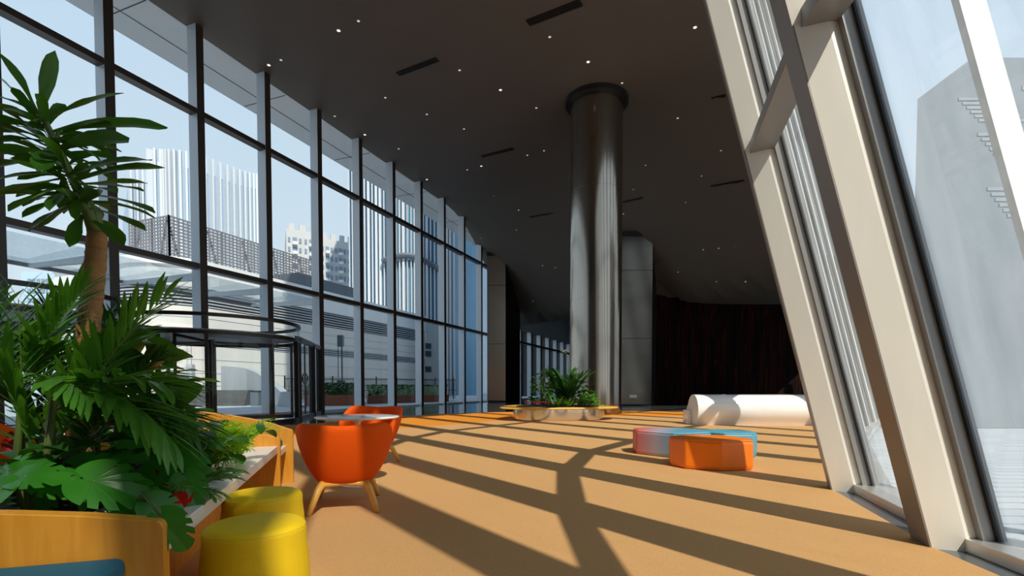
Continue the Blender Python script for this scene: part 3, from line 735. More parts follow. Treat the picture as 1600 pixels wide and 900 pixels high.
pk(mb,'foliage','leaf_drac', tree)
# --- areca palm, clump of canes with arching fronds
def palm(label, base, canes, fr, matl='leaf_mid'):
    t = thing('areca_palm', label, 'plant', base); B0 = Vector(base)
    mb = MB()
    for c in canes: mb.tube([at(*q) if len(q) == 3 and q[1] > 5 else Vector(q) for q in c], [.018,.015,.012,.009][:len(c)], 8)
    pk(mb,'cane','stem_green', t)
    mb = MB()
    for b, d, L, ll, lw, dr, pr in fr:
        frond(mb, b, Vector(d), L, ll, lw*1.12, dr, pr-4)
    o = pk(mb,'fronds',[matl,'stem_green'], t, smooth=False); return t
c1 = Vector((-2.05,2.35,.5))
fr = []
def F(pxb, pxt, Yb, Yt, ll, lw, dr, pr=20, up=.25):
    a, b = at(pxb[0],pxb[1],Yb), at(pxt[0],pxt[1],Yt); v = b-a; fr.append((a, v+Vector((0,0,up*v.length)), v.length*1.12, ll, lw, dr, pr))
F((40,760),(30,500),2.25,2.2,.26,.026,.5); F((60,740),(150,560),2.25,2.3,.26,.026,.8); F((70,730),(230,490),2.2,2.25,.26,.026,.7)
F((60,720),(-10,560),2.2,2.1,.26,.026,.6); F((90,640),(240,600),2.1,2.0,.28,.03,1.0,20,.35); F((90,600),(245,720),2.05,1.95,.26,.032,1.1,18,.5)
F((30,640),(-40,480),2.2,2.3,.26,.026,.5); F((30,620),(120,470),2.3,2.35,.24,.024,.6); F((50,600),(130,640),2.0,1.9,.22,.028,1.1,16,.5); F((20,590),(90,560),2.35,2.4,.25,.025,.9,18,.4)
F((10,600),(60,520),2.5,2.6,.25,.025,.7); F((80,640),(190,530),2.3,2.4,.26,.025,.9)
palm('areca palm with green ringed canes and arching feathery fronds, leftmost in the bench', (c1.x,c1.y,.51),
     [[(25,790,2.2),(28,700,2.2),(32,640,2.2),(30,590,2.2)],[(72,790,2.2),(66,700,2.2),(75,640,2.2),(90,600,2.1)],[(45,790,2.35),(44,700,2.35),(30,620,2.3)],[(60,790,2.05),(75,700,2.05),(85,620,2.05)]], fr)
fr = []
F((135,700),(230,560),2.75,2.7,.24,.022,.9); F((130,690),(80,500),2.8,2.8,.24,.022,.6); F((150,680),(200,500),2.85,2.9,.24,.022,.8); F((130,700),(160,520),2.8,2.8,.24,.022,.7)
F((160,660),(290,690),2.4,2.3,.26,.03,1.2,18,.55); F((170,650),(260,610),2.5,2.4,.24,.025,1.0,18,.4); F((120,680),(20,560),2.9,3.0,.24,.022,.8); F((150,680),(235,640),2.3,2.2,.22,.028,1.1,16,.5)
F((100,690),(60,560),2.6,2.6,.24,.024,.8); F((100,700),(10,620),2.6,2.5,.24,.024,.9); F((120,720),(180,640),2.3,2.2,.22,.026,1.1,16,.4)
palm('darker palm with drooping fronds in the middle of the bench, around the tree trunk', (-2.02,2.62,.51),
     [[(110,780,2.6),(118,720,2.6),(128,690,2.65),(138,670,2.7)],[(150,780,2.6),(152,720,2.6),(152,690,2.6),(165,655,2.45)],[(170,770,2.7),(176,720,2.7),(180,690,2.75)]], fr, 'leaf_dark')
# --- fiddle-leaf shrub
t = thing('fiddle_leaf_fig', 'fiddle-leaf shrub with broad oval leaves, on the door side of the palms', 'plant', (-2.15,3.15,.51))
mb = MB(); stems = [[(225,760,3.0),(225,660,3.0),(228,590,3.0),(235,545,3.0)],[(240,760,3.0),(255,680,3.0),(268,620,3.0)],[(215,760,3.05),(195,660,3.1),(190,560,3.15)]]
for s in stems: mb.tube([at(*q) for q in s],[.016,.013,.01,.007][:len(s)],7)
pk(mb,'stem','stem_green', t)
mb = MB()
fl_ = [((235,550),(222,528)),((235,560),(268,535)),((238,570),(298,552)),((235,585),(262,560)),((240,600),(290,590)),((258,640),(312,598)),((262,640),(300,632)),((255,660),(302,668)),((225,600),(190,540)),((228,620),(180,590)),((240,640),(200,620)),((262,650),(285,690)),((250,670),(230,640)),((225,640),(260,605)),((200,580),(160,560)),((195,570),(215,535)),((230,680),(200,690)),((262,665),(300,650))]
for b, tpx in fl_:
    p0 = at(b[0],b[1],3.0+rv(-.05,.05)); p1 = at(tpx[0],tpx[1],2.8+rv(-.25,.15)); v = p1-p0
    leaf(mb, p0, v+Vector((0,0,.15*v.length)), max(v.length*1.05,.17), rv(.12,.16), .4, 8, .2, 'oval', .003, rv(-.9,.9))
for i in range(42):
    p0 = at(rv(185,275), rv(570,730), rv(2.9,3.25)); az = rv(0,2*PI)
    leaf(mb, p0, Vector((math.cos(az),math.sin(az),rv(-.2,.5))), rv(.16,.26), rv(.09,.13), .6, 6, .2, 'oval', .003, rv(-.6,.6))
pk(mb,'foliage','leaf_fig', t)
# --- monsteras
def monstera(label, base, leaves):
    t = thing('monstera', label, 'plant', base); B0 = Vector(base)
    mbl, mbs = MB(), MB()
    for (x,y,Y), tip, nrm, sz in leaves:
        c = at(x,y,Y); monstera_leaf(mbl, c, tip, nrm, sz)
        mid = (c+B0)/2+Vector((0,0,.10)); mbs.tube([B0, mid, c], [.009,.008,.005], 6)
    pk(mbs,'stem','stem_green', t); pk(mbl,'foliage','leaf_monstera', t); return t
monstera('monstera with one big glossy leaf just behind the front oak panel', (-1.52,2.0,.51),
   [((145,752,1.86),(1,.15,-.35),(-.3,-.6,.75),.20),((128,728,2.0),(.8,.3,-.1),(-.2,-.6,.8),.16),((200,772,1.95),(.8,-.2,-.6),(.2,-.7,.7),.17),((258,815,1.72),(.5,.1,-.8),(.3,-.9,.3),.13),((170,720,2.1),(.5,.5,.1),(0,-.5,.85),.15),((240,790,1.9),(.6,.2,-.5),(.1,-.7,.7),.13)])
monstera('low monstera with cut leaves under the left palm canes', (-1.86,1.95,.51),
   [((40,745,1.85),(.9,.0,.05),(-.1,-.5,.85),.15),((15,735,1.95),(.6,.1,.25),(-.2,-.6,.8),.15),((72,752,1.9),(.9,-.1,-.3),(.1,-.6,.8),.13),((5,765,1.8),(-.3,-.2,-.3),(0,-.6,.8),.14),((60,770,2.0),(.3,-.2,-.6),(0,-.8,.5),.13)])
monstera('monstera with split leaves spilling over the white counter', (-1.66,2.5,.51),
   [((258,708,2.35),(.9,.1,-.15),(-.1,-.7,.7),.19),((225,700,2.4),(-.3,-.2,.3),(0,-.7,.7),.17),((290,715,2.45),(.7,-.1,-.5),(.2,-.7,.7),.15),((250,750,2.2),(.5,-.3,-.6),(.2,-.8,.5),.15),((292,752,2.2),(.4,-.1,-.9),(.5,-.8,.2),.14),((215,745,2.2),(.2,-.3,-.4),(0,-.8,.6),.15),((200,690,2.5),(.5,.2,.3),(-.1,-.7,.7),.17)])
# --- light green fern / parlour palms at the counter end
fr = []
for i in range(38):
    az = rv(-2.6,.6); fr.append((Vector((-1.93,3.35,.52))+Vector((rv(-.1,.1),rv(-.35,.3),0)), (math.cos(az)*.7,math.sin(az)*.7,rv(.7,1.8)), rv(.28,.44), .10, .014, rv(.9,1.7), 15))
t = thing('parlour_palm', 'bright light green feathery fern at the far end of the white counter', 'plant', (-1.93,3.35,.51))
mb = MB()
for b, d, L, ll, lw, dr, pr in fr: frond(mb, b, Vector(d), L, ll, lw, dr, pr, stem=.003, start=.12)
pk(mb,'fronds',['leaf_light','stem_green'], t, False)
t = thing('fern', 'small mid green fern low behind the near end of the white counter', 'plant', (-1.55,2.28,.51))
mb = MB()
for i in range(12):
    az = rv(-2.4,.8); frond(mb, Vector((-1.55,2.28,.51))+Vector((rv(-.06,.06),rv(-.1,.1),0)), Vector((math.cos(az),math.sin(az),rv(.5,1.3))), rv(.22,.34), .07, .014, 1.5, 13, stem=.003, start=.12)
pk(mb,'fronds',['leaf_mid','stem_green'], t, False)
# --- undergrowth (dark filler shrubs) and red anthuriums
for k, (x, y, lb) in enumerate(((-1.95,2.2,'dark leafy undergrowth beneath the left palm canes'),(-1.75,2.75,'dark leafy undergrowth behind the spilling monstera'),(-2.1,3.0,'dark leafy undergrowth between trunk and fiddle-leaf shrub'))):
    t = thing('leafy_shrub', lb, 'plant', (x,y,.51)); mb, ms = MB(), MB()
    for i in range(70):
        q = Vector((x+rv(-.3,.3), y+rv(-.3,.3), .52+rv(0,.28))); az = rv(0,2*PI)
        leaf(mb, q, Vector((math.cos(az),math.sin(az),rv(-.1,.8))), rv(.12,.22), rv(.05,.09), .7, 5, .2, 'oval', 0, rv(-.5,.5))
    for i in range(9):
        ms.tube([(x+rv(-.08,.08),y+rv(-.08,.08),.5),(x+rv(-.25,.25),y+rv(-.25,.25),.75)], [.007,.004], 5)
    pk(ms,'stem','stem_green', t); pk(mb,'foliage','leaf_dark', t)
def anthurium(label, x, y, z, pts):
    t = thing('anthurium', label, 'flower', (x,y,.51)); ms, mp_ = MB(), MB()
    for qx, qy, qY in pts:
        c = at(qx,qy,qY); mp_ = MB(); monstera_leaf(mp_, c, (.4,-.3,-.5), (.2,-.8,.5), .06, 0); pk(mp_,'spathe','red_petal', t)
        ms.tube([(x,y,.5), (Vector((x,y,.6))+c)/2, c], .004, 5)
    pk(ms,'stem','stem_green', t)
anthurium('red anthurium blooms under the monstera leaves above the white counter', -1.6,2.45,.5, [(257,735,2.3),(262,742,2.25),(288,768,2.2),(280,775,2.15),(240,742,2.3)])
anthurium('red anthurium blooms low among the palm canes at the left', -2.0,2.5,.5, [(22,678,2.4),(14,690,2.4),(60,706,2.5),(212,690,2.6)])
# ------------------------------------------------------------------ central planter
pc = (1.40,16.9)
t = thing('island_planter', 'low curvy steel planter with a golden rim in front of the round column', 'planter', (pc[0],pc[1],.008))
def blob(th): return 1+.13*math.cos(3*th+.6)+.05*math.cos(2*th)
mb = MB(); mb.lathe([(1.30,.0),(1.30,.04),(1.36,.05),(1.36,.36)], n=96, fn=blob, sx=1.02); o = mb.build('body','chrome', t, smooth=True); pbody = o; o.modifiers.new('es','EDGE_SPLIT').split_angle = R(35)
def blob2(th): return 1+.10*math.cos(3*th+.6)+.07*math.cos(2*th)
mb = MB(); mb.lathe([(1.2,.36),(1.72,.36),(1.75,.385),(1.72,.42),(1.2,.42)], n=96, fn=blob2, sx=1.02); mb.build('rim','gold_rim', pbody, smooth=False)
mb = MB(); mb.lathe([(1.25,.40),(1.25,.44)], n=48, fn=blob2); mb.build('soil','soil', t)
fr = []
for i in range(22):
    az = rv(0,2*PI); fr.append((Vector((1.75+rv(-.2,.2),16.7+rv(-.2,.2),.45)), (math.cos(az)*.6,math.sin(az)*.6,rv(.8,1.8)), rv(.9,1.45), .34, .05, rv(.7,1.3), 14))
t = thing('bushy_palm', 'dark bushy palm, tallest plant of the central planter', 'plant', (1.75,16.7,.45)); mb = MB()
for b, d, L, ll, lw, dr, pr in fr: frond(mb, b, Vector(d), L, ll, lw, dr, pr, stem=.012)
pk(mb,'fronds',['leaf_dark','stem_green'], t, False)
def bush(name, label, x, y, rx, ry, h, n, ls, m, z=.44, cat='plant'):
    t = thing(name, label, cat, (x,y,z)); mb = MB(); ms = MB()
    for i in range(n):
        a = rv(0,2*PI); r = math.sqrt(rv(0,1)); q = Vector((x+rx*r*math.cos(a), y+ry*r*math.sin(a), z+h*rv(.1,1)*(1-.5*r*r))); az = rv(0,2*PI)
        leaf(mb, q, Vector((math.cos(az),math.sin(az),rv(-.1,1))), ls*rv(.7,1.2), ls*.45*rv(.8,1.2), .7, 5, .2, 'oval', 0, rv(-.6,.6))
    for i in range(8): ms.tube([(x+rv(-.1,.1),y+rv(-.1,.1),z-.03),(x+rx*rv(-.6,.6),y+ry*rv(-.6,.6),z+h*.6)], [.012,.006], 5)
    pk(ms,'stem','stem_green', t); pk(mb,'foliage', m, t); return t
bush('leafy_shrub','dark rounded shrub at the left of the central planter',1.1,16.7,.5,.45,1.25,230,.2,'leaf_dark')
bush('leafy_shrub','low bright green leafy plant at the right front of the central planter',2.3,16.2,.55,.35,.42,180,.16,'leaf_mid')
bush('leafy_shrub','dark leafy plant at the right back of the central planter',2.4,17.0,.4,.4,.8,120,.2,'leaf_dark')
t = thing('spiky_plant', 'spiky light green rosette plant at the front of the central planter', 'plant', (1.55,16.0,.44)); mb = MB()
for i in range(34):
    az = rv(0,2*PI); leaf(mb, (1.55+rv(-.25,.25),16.0+rv(-.1,.1),.44), Vector((math.cos(az)*.8,math.sin(az)*.8,rv(.4,1.4))), rv(.35,.55), .06, .6, 6, .3, 'lance')
pk(mb,'foliage','leaf_mid', t)
def rosette(mb, c, r, n=6):
    for k in range(n):
        a = 2*PI*k/n+rv(0,.4); leaf(mb, c, Vector((math.cos(a),math.sin(a),.5)), r, r*.6, .6, 4, .2, 'oval')
t = thing('red_flowers', 'patch of small red flowers at the left front of the central planter', 'flower', (.85,16.05,.44)); mb = MB(); ms = MB()
for i in range(30):
    c = Vector((.85+rv(-.42,.42),16.1+rv(-.22,.2),.50+rv(0,.08))); rosette(mb, c, .09)
pk(mb,'bloom','red_petal', t)
t = thing('orchid', 'white orchid bloom rising at the left of the round column', 'flower', (1.75,16.95,.44)); mb = MB(); ms = MB()
tip = at(882,549,16.9); ms.tube([(1.75,16.95,.42),(1.9,16.95,1.3),(1.85,16.92,2.0),tip],[.012,.01,.008,.006],6)
for dx, dz in ((0,0),(-.06,-.03),(.07,.03),(.02,-.07)): rosette(mb, tip+Vector((dx,-.03,dz)), .09, 5)
pk(ms,'stem','stem_green', t); pk(mb,'bloom','white_petal', t)
# ------------------------------------------------------------------ outside
mb = MB(); mb.box((0,60,-.21),(600,600,.1)); tag(mb.build('ground_paving','paving'), kind='structure')
def dl_pt(L, Y, out=0):   # a point on a line parallel to the left facade at lateral distance L
    return Vector(((Y*.3666-L)/.9304, Y))+NO*out
def ray_on(L, pxx):
    r = (pxx-800)/FPX; Y = L/(.3666-r*.9304); return Vector((r*Y, Y))
def zat(p, pyy): 
    d = ray(800, pyy); return CAMH + d.z/d.y*p.y
# glass canopy over the entrance
p0, p1 = left_pt(5,.45), left_pt(22.2,.45)
t = thing('entrance_canopy', 'flat glass canopy with white beams outside above the revolving doors', 'canopy', (p0.x,p0.y,4.8)); pic = Matrix.Translation(t.location).inverted()
mb = MB(); q0, q1 = p0+NO*3.6, p1+NO*3.6; mb.quad((p0.x,p0.y,4.86),(p1.x,p1.y,4.86),(q1.x,q1.y,4.86),(q0.x,q0.y,4.86)); o = mb.build('glass_roof','canopy_glass', t); o.matrix_parent_inverse = pic
for Y in [24.5+2.52*n for n in range(-7,0)]:
    a = left_pt(Y,.45); b = a+NO*3.6; mb = MB(); mb.bar((a.x,a.y,4.70),(b.x,b.y,4.78),.12,.24,h1=.1); o = mb.build('beam','soffit', t); o.matrix_parent_inverse = pic
mb = MB(); mb.bar((q0.x,q0.y,4.8),(q1.x,q1.y,4.8),.1,.12); o = mb.build('edge_beam','frame_grey', t); o.matrix_parent_inverse = pic
# banded building across the plaza
LM = 45.0
far = ray_on(LM, 664); near = ray_on(LM, 335)
Rm = 5.0
cc = near + NO*Rm
arc = []
for k in range(17):
    a = R(k*90/16); arc.append(cc - NO*Rm*math.cos(a) - D*Rm*math.sin(a))
path = [far] + arc + [arc[-1]+NO*10.5, arc[-1]+NO*10.5+D*14, far+NO*22+D*1]
def off(poly, d):
    n = len(poly); out = []
    for i in range(n):
        a, b, c = poly[i-1], poly[i], poly[(i+1)%n]; e1 = (b-a).normalized(); e2 = (c-b).normalized()
        n1 = Vector((e1.y,-e1.x)); n2 = Vector((e2.y,-e2.x)); v = (n1+n2).normalized(); out.append(b - v*d/max(.4, v.dot(n1)))
    return out
def area(pl): return sum(pl[i-1].x*pl[i].y-pl[i].x*pl[i-1].y for i in range(len(pl)))/2
if area(path) > 0: path = path[::-1]
t = thing('banded_building', 'long cream stone building with dark louvre bands and rounded corner across the plaza', 'building', (near.x,near.y,-.15)); pim = Matrix.Translation(t.location).inverted()
def mk(mb, nm, m): o = mb.build(nm, m, t); o.matrix_parent_inverse = pim; return o
def ring(d, z0, z1): mb = MB(); mb.prism(off(path,d), z0, z1); return mb
mb = ring(0,-.15,5.0); mb2 = ring(0,5.9,8.6)
mb.add(mb2.v, mb2.f); mk(mb,'stone_wall','stone_cream')
mb = MB()
for z in (1.2,2.4,3.7,6.6,7.6):
    m2 = ring(.03,z,z+.05); mb.add(m2.v,m2.f)
mk(mb,'stone_joint','louver_light')
for z0, z1, n in ((5.0,5.9,4),(8.6,10.4,6)):
    mk(ring(-.3,z0,z1),'louvre_band','louver_dark')
    mb = MB()
    for k in range(n):
        z = z0+(z1-z0)*(k+.5)/n; m2 = ring(.02 if n == 4 else .05, z-.055, z+.055); mb.add(m2.v,m2.f)
    mk(mb,'louvre_slat','louver_light')
mk(ring(.25,10.4,11.6),'fascia','white_clad'); mk(ring(-.1,11.6,12.3),'upper_wall','white_clad'); mk(ring(.15,12.3,13.0),'parapet','white_clad')
# louvred screen on its roof
t = thing('roof_screen', 'grey slatted screen standing on the roof of the banded building', 'screen', (near.x,near.y,12.7)); pim = Matrix.Translation(t.location).inverted()
s0 = cc-D*.6; s1 = ray_on(LM+Rm, 505); s2 = s0+NO*6
mb = MB()
for a, b in ((s0,s1),(s0,s2)):
    for k in range(15):
        z = 13.3+.33*k; mb.bar((a.x,a.y,z),(b.x,b.y,z),.06,.16)
mk(mb,'slats','mesh_grey')
mb = MB()
for a, b, n in ((s0,s1,44),(s0,s2,14)):
    for k in range(n+1):
        q = a+(b-a)*k/n; mb.bar((q.x,q.y,12.9),(q.x,q.y,18.0),.1 if k%6 else .28,.1)
    for k in range(0,n-3,9):
        q = a+(b-a)*k/n+NO*.3; r = a+(b-a)*(k+3)/n+NO*.3; mb.bar((q.x,q.y,17.8),(r.x,r.y,13.1),.2,.12)
mk(mb,'posts','mesh_grey')
e0, e1 = ray_on(LM+2.4,467), ray_on(LM+2.4,556); mb = MB(); e2, e3 = e1+NO*5, e0+NO*5
mb.prism([e0,e1,e2,e3], 12.7, 15.1); tag(mb.build('roof_plant_room','mesh_slate'), 'dark slate plant room on the roof right of the slatted screen', 'building')
# return wing of that building, sunlit
a0 = ray_on(LM+.2,666); Yr = a0.y
t = thing('stone_wing', 'pale stone wing with small dark windows at the right end of the banded building', 'building', (a0.x,a0.y,-.15)); pim = Matrix.Translation(t.location).inverted()
b0 = Vector(((693-800)/FPX*(Yr+3), Yr+3)); mb = MB(); mb.prism([a0,b0,b0+NO*1+D*3,a0+NO*2+D*3], -.15, 12.2); mk(mb,'stone_wall','stone_cream')
mb = MB()
for z in (4.2,6.8,8.1): 
    v = (b0-a0); mb.bar((a0.x+v.x*.02-.1,a0.y-.15,z),(a0.x+v.x*.28,a0.y+v.y*.28-.15,z),.2,.9)
mk(mb,'window','louver_dark')
# fluted white tower
TY = 150.0
t = thing('fluted_tower', 'tall white tower with wavy plan and vertical fins beyond the banded building', 'building', (at(296,600,TY).x,TY,-.15)); pim = Matrix.Translation(t.location).inverted()
xa, xb = at(195,500,TY).x, at(386,500,TY).x
front = []
NF = 240
for k in range(NF+1):
    u = k/NF; x = xa+(xb-xa)*u; y = TY + 7*math.sin((u-.02)*2*PI*1.25+.6)*(1-u*.3) - 5*math.exp(-((u-.37)/.07)**2) + 6*max(0,(u-.72)/.28)
    front.append(Vector((x,y)))
ztw = zat(Vector((0,TY-8)), 240)
mb = MB(); pl = front+[Vector((xb*1.27,TY+45)),Vector((xa*1.3,TY+45))]; mb.prism(pl, -.15, ztw-2.5); mk(mb,'glass_core','tower_glass')
mb = MB()
for k in range(0,NF+1,7):
    p = front[k]; a = front[max(0,k-1)]; b = front[min(NF,k+1)]; tt = (b-a).normalized(); nn = Vector((tt.y,-tt.x))
    q = p+nn*.6; mb.box((q.x,q.y,(ztw+1.5)/2),(.52,1.6,ztw+1.5+.15), math.atan2(tt.y,tt.x))
mk(mb,'fins','tower_fin')
# apartment block
AY = 130.0
t = thing('apartment_block', 'pale apartment block with rows of small windows, seen above the roof screen', 'building', (at(500,600,AY).x,AY,-.15)); pim = Matrix.Translation(t.location).inverted()
def apt(x0, x1, y0, y1, Y0, Y1, cols, rows, nm):
    A_, B_ = at(x0,500,Y0), at(x1,500,Y1); zt = zat(A_, y0); ab = Vector((B_.x-A_.x,B_.y-A_.y)); tt = ab.normalized(); nn = Vector((tt.y,-tt.x)); bk_ = Vector((-6.5,14))
    mb = MB(); mb.prism([Vector((A_.x,A_.y)),Vector((B_.x,B_.y)),Vector((B_.x,B_.y))+bk_,Vector((A_.x,A_.y))+bk_], -.15, zt); mk(mb,'wall','apartment')
    mb = MB(); mc = MB()
    for r in range(rows):
        z = zt-2.6-r*2.35
        for c in range(cols):
            q = Vector((A_.x,A_.y))+ab*((c+.5)/cols)+nn*.06; w = ab.length/cols
            if c % 3 == 1: mb.box((q.x,q.y,z),(w*.78,.25,1.35), math.atan2(tt.y,tt.x)); qq = q+nn*.5; mc.box((qq.x,qq.y,z-.85),(w*.9,1.0,.7), math.atan2(tt.y,tt.x))
            else: mb.box((q.x,q.y,z),(w*.42,.2,1.15), math.atan2(tt.y,tt.x))
    mk(mb,'window','apt_window'); mk(mc,'balcony','white_clad')
    mb = MB()
    for c in range(cols//2):
        q = Vector((A_.x,A_.y))+ab*((c+.5)/(cols//2))+nn*-.5; mb.box((q.x,q.y,zt+.8),(ab.length/cols*1.1,.5,1.6), math.atan2(tt.y,tt.x))
    mk(mb,'roof_parapet','apartment')
apt(449,500,357,0,128,132,6,12,''); apt(502,556,372,0,132,137,8,12,'')
# blue glass tower with white vertical fins
BY = 100.0
t = thing('blue_glass_tower', 'blue glass tower striped with white vertical fins, cut off by the soffit', 'building', (at(640,600,BY).x,BY,-.15)); pim = Matrix.Translation(t.location).inverted()
f2 = []
for k in range(121):
    u = k/120; xx = 549+u*(692-549); Y = BY-7*math.sin(u*PI*.9); q = at(xx,500,Y); f2.append(Vector((q.x,q.y)))
mb = MB(); mb.prism(f2+[Vector((f2[-1].x+3,f2[-1].y+30)),Vector((f2[0].x-2,BY+30))], -.15, 75); mk(mb,'glass_core','blue_glass')
mb = MB(); rnd = random.Random(3)
for k in range(0,121,5):
    p = f2[k]; w = rnd.choice((.14,.2,.42)); mb.box((p.x,p.y-.4,38),(w,.9,76))
mk(mb,'fins','tower_fin')
mb = MB(); pts = []
for k in range(44,121): 
    p = f2[k]; u = (k-44)/76; pts.append((p.x,p.y-1.1,zat(Vector((0,BY-5)),412)+1.2*math.sin(u*PI)-1.0*u))
mb.tube(pts, .5, 8); mk(mb,'curved_band','mesh_slate')
# narrow slab right of it, teal reflections in the glass built as a shape
t = thing('reflection_slab', 'slender teal-blue slab standing for reflections beside the last glass wall panels', 'building', (at(712,600,80).x,80,-.15)); pim = Matrix.Translation(t.location).inverted()
mb = MB(); a, b = at(697,500,80), at(745,500,80); mb.prism([(a.x,80),(b.x,80),(b.x+3,95),(a.x+2,95)], -.15, 70); mk(mb,'glass_core', 'blue_glass')
mb = MB()
for xx in (699,704,710): q = at(xx,500,79.8); mb.box((q.x,q.y,35),(.3,.4,70.3))
mk(mb,'fins','louver_light')
# left-hand buildings
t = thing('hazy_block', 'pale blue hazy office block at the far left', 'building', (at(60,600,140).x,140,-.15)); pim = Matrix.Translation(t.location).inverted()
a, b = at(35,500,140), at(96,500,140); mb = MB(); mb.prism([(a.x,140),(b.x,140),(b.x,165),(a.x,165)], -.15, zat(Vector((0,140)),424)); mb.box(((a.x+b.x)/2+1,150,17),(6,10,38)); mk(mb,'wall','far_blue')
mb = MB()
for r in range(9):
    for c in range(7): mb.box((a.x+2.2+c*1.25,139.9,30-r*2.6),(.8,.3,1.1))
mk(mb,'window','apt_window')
# steps and curved retaining wall
st0 = Vector((-19.5,33.5))
t = thing('plaza_steps', 'flight of grey stone steps outside the revolving door', 'steps', (st0.x,st0.y,-.15))
mb = MB()
for k in range(6):
    a = Vector((k*-.12,k*.5)); L = 7.0-.35*k; u_ = Vector((.985,.17)); w_ = Vector((-.17,.985))
    p0 = u_*(-L*.7)+w_*(k*.45); p1 = u_*(L*.26)+w_*(k*.45); mb.prism([p0,p1,p1+w_*1.2,p0+w_*1.2], 0, .17*(k+1))
mb.build('tread','step_stone_shaded', t)
mb = MB()
for k in range(5): 
    u_ = Vector((.985,.17)); w_ = Vector((-.17,.985)); p0 = u_*-5.5+w_*(3.5+k*.45); p1 = u_*-2.4+w_*(3.5+k*.45); mb.prism([p0,p1,p1+w_*.9,p0+w_*.9], 0, 1.2+.17*k)
mb.build('upper_tread','stone_cream', t)  # cream stands for sun on the upper steps, put into the colour
t = thing('curved_wall', 'curved grey retaining wall sweeping down beside the plaza steps', 'wall', (-17.5,37,-.15)); mb = MB()
cur = [(345,572,39),(365,573,38.5),(385,576,38),(400,582,37),(415,592,36),(430,604,34.5),(445,619,33),(458,632,31.5),(468,640,30)]
pts = [(at(x,y,Y)) for x,y,Y in cur]; vs = []; fs = []
for p in pts:
    z = max(p.z,.0); vs += [(p.x,p.y,-.15),(p.x,p.y,z),(p.x+.25,p.y+.5,z),(p.x+.25,p.y+.5,-.15)]
for i in range(len(pts)-1):
    for j in range(4): fs.append((4*i+j,4*i+(j+1)%4,4*i+4+(j+1)%4,4*i+4+j))
fs += [(0,1,2,3),tuple(4*(len(pts)-1)+j for j in (3,2,1,0))]
mb.add(vs,fs); o = mb.build('stone_face','stone_grey', t, smooth=False); o.matrix_parent_inverse = Matrix.Translation(t.location).inverted()
q = ground(400,634,-.15); t = thing('litter_bin', 'square dark litter bin at the foot of the plaza steps', 'bin', (q.x,q.y,-.15))
mb = MB(); mb.box((0,0,.45),(.52,.45,.9)); mb.build('body','mesh_slate', t, bevel=.02); mb = MB(); mb.box((0,0,.97),(.56,.5,.06)); mb.box((0,.15,.92),(.5,.1,.1)); mb.build('lid','dark_frame', t)
# hedges, planter boxes, fence
def hedge(label, x0, x1, Y0, Y1, ytop, z0, grp=None):
    a, b = at(x0,600,Y0), at(x1,600,Y1); t = thing('hedge', label, 'hedge', (a.x,a.y,-.15)); pi = Matrix.Translation(t.location).inverted()
    A2, B2 = Vector((a.x,a.y)), Vector((b.x,b.y)); back = Vector((-1.5,5)); mb = MB(); N1, N2 = 40, 6; vs = []; rr = random.Random(5)
    for i in range(N1+1):
        for j in range(N2+1):
            q = A2+(B2-A2)*i/N1+back*j/N2; base = z0+.25; 
            vs.append((q.x+rr.uniform(-.1,.1),q.y+rr.uniform(-.1,.1), base+.75*min(1,j/3)+rr.uniform(-.12,.12)))
    fs = [(i*(N2+1)+j,(i+1)*(N2+1)+j,(i+1)*(N2+1)+j+1,i*(N2+1)+j+1) for i in range(N1) for j in range(N2)]
    mb.add(vs,fs); 
    for i in range(900):
        q = A2+(B2-A2)*rr.random()+back*rr.random()**1.5; u = 0; az = rr.uniform(0,6.28)
        jj = (q-A2).dot(back)/back.length_squared
        leaf(mb,(q.x,q.y,z0+.22+.75*min(1,max(0,jj)*2)+rr.uniform(0,.1)),Vector((math.cos(az),math.sin(az),.6)),.28,.12,.5,3,.2,'oval')
    o = mb.build('foliage','hedge', t); o.matrix_parent_inverse = pi
    mb = MB(); n = (B2-A2).normalized(); m_ = Vector((n.y,-n.x))
    mb.prism([A2+m_*.1,B2+m_*.1,B2+back,A2+back], -.15, z0+.3); o = mb.build('planter_wall','terracotta', t); o.matrix_parent_inverse = pi
hedge('clipped green hedge in a red-brown planter beyond the hinged glass door', 475,563,33,35,600,.25)
hedge('dark clipped hedge in a long planter along the iron railing', 574,700,38,44,606,.15)
t = thing('iron_fence', 'black iron railing with thin upright bars behind the hedges', 'fence', (at(560,600,46).x,46,0)); pi = Matrix.Translation(t.location).inverted()
a, b = at(445,600,42), at(712,600,50); mb, mp2 = MB(), MB(); n = 130
mb.bar((a.x,a.y,1.78),(b.x,b.y,1.78),.05,.05); mb.bar((a.x,a.y,.8),(b.x,b.y,.8),.05,.05)
for k in range(n+1):
    q = a.lerp(b,k/n); (mp2 if k%16 == 0 else mb).box((q.x,q.y,.95 if k%16 else .98),(.03,.03,1.9) if k%16 else (.09,.09,2.1))
o = mb.build('railing','black', t); o.matrix_parent_inverse = pi; o = mp2.build('post','black', t); o.matrix_parent_inverse = pi
def pylon(label, x, y0, y1, Y, m='lamp_slate'):
    t = thing('light_pylon', label, 'lamp', (at(x,600,Y).x,Y,0)); zt, zb = zat(Vector((0,Y)),y0), zat(Vector((0,Y)),y1)
    mb = MB(); mb.box((0,0,zt-.42*(zt-zb)/2*.55),(.42,.42,(zt-zb)*.23)); mb.build('lamp_head', m, t)
    for dx, dy in ((-.17,-.15),(0,.17),(.17,-.15)):
        mb = MB(); mb.tube([(dx,dy,-.15),(dx,dy,zt-.1)], .03, 8); mb.build('leg', m, t)
    mb = MB(); mb.box((0,0,-.15+ (zb+.3+.15)/2),(.5,.5,zb+.3+.15)); mb.build('base', m, t)
pylon('dark three-legged light pylon in front of the banded building', 533,524,600,41.5)
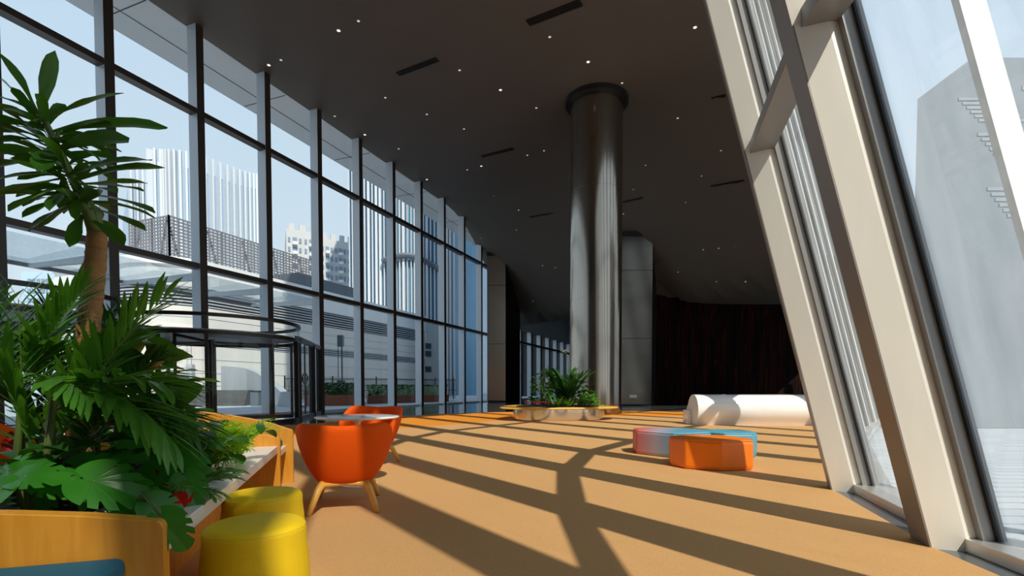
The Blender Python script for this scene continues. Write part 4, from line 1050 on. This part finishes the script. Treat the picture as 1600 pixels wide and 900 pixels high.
pylon('pale three-legged light pylon seen through the revolving door', 298,512,575,44,'louver_light')
# ------------------------------------------------------------------ outside the right glass wall
GY = 15.0
t = thing('grey_tower_block', 'hazy grey glass block outside the right glass wall', 'building', (14,GY,-.15)); pim = Matrix.Translation(t.location).inverted()
e0 = at(1425,500,GY); mb = MB(); zt = zat(Vector((0,GY)),155); z2 = zat(Vector((0,GY)),90)
x2 = at(1760,500,GY).x; x1 = at(1508,500,GY).x
vs = [(e0.x,GY,-.15),(x2,GY,-.15),(x2,GY,z2),(x1,GY,z2),(e0.x,GY,zt)]; vs += [(v[0]+8,v[1]+3.5,v[2]) for v in vs]
mb.add(vs,[tuple(range(5)),tuple(range(9,4,-1))]+[(i,(i+1)%5,5+(i+1)%5,5+i) for i in range(5)]); mk(mb,'glass_core','grey_build')
mb = MB(); rg = random.Random(11)
for (x, y0, y1, w) in ((1500,150,190,70),(1530,205,250,60),(1545,290,340,50),(1600,130,200,60),(1590,300,420,50)):
    p, q = at(x,y0,GY-.06), at(x+w,y1,GY-.06); n = 6
    for k in range(n):
        z = p.z+(q.z-p.z)*(k+.5)/n; mb.bar((p.x+.12*k,GY-.005,z),(q.x+.12*k,GY-.005,z),.03,abs(q.z-p.z)/n*.62)
mk(mb,'window_band','hazy_band')
for fp, lb in ((Vector((4.38,3.74)),'white slanted outer fin beyond the big right-hand pane'),(Vector((3.74,2.0)),'white slanted outer fin past the right edge of the view, added to shade the nearest column')):  # second fin is unseen, added for its shadow on the nearest column
    t = thing('outer_fin', lb, 'fin', (fp.x,fp.y,-.15)); pim = Matrix.Translation(t.location).inverted()
    mb = MB(); pl = [fp, fp+Vector((.21,.0)), fp+Vector((.21,.06)), fp+Vector((0,.06))]; vs = [lean(v,-.15) for v in pl]+[lean(v,12) for v in pl]
    mb.add(vs,[(3,2,1,0),(4,5,6,7),(0,1,5,4),(1,2,6,5),(2,3,7,6),(3,0,4,7)]); mk(mb,'cladding','white_clad')
# ------------------------------------------------------------------ light
sd = Vector((-.388,.791,-1)).normalized()
sun = bpy.data.lights.new('sun','SUN'); sun.energy = 5.5; sun.angle = R(.6); sun.color = (1,.90,.76)
so = bpy.data.objects.new('sun', sun); C.objects.link(so); so.location = (10,-20,30); so.rotation_euler = sd.to_track_quat('-Z','Y').to_euler()
w = bpy.data.worlds.new('sky'); bpy.context.scene.world = w; w.use_nodes = True
N = w.node_tree.nodes; L = w.node_tree.links; bg = N['Background']
tc = N.new('ShaderNodeTexCoord'); sx = N.new('ShaderNodeSeparateXYZ'); L.new(tc.outputs['Generated'], sx.inputs[0])
rp = N.new('ShaderNodeValToRGB'); e = rp.color_ramp.elements
e[0].position = 0; e[0].color = (.80,.86,.91,1); e[1].position = 1; e[1].color = (.45,.62,.85,1)
k = e.new(.25); k.color = (.72,.83,.93,1); k = e.new(.55); k.color = (.62,.76,.92,1)
L.new(sx.outputs[2], rp.inputs[0]); L.new(rp.outputs[0], bg.inputs[0]); bg.inputs[1].default_value = 1.0
sc = bpy.context.scene
sc.view_settings.view_transform = 'Standard'; sc.view_settings.look = 'None'; sc.view_settings.exposure = 0; sc.view_settings.gamma = 1
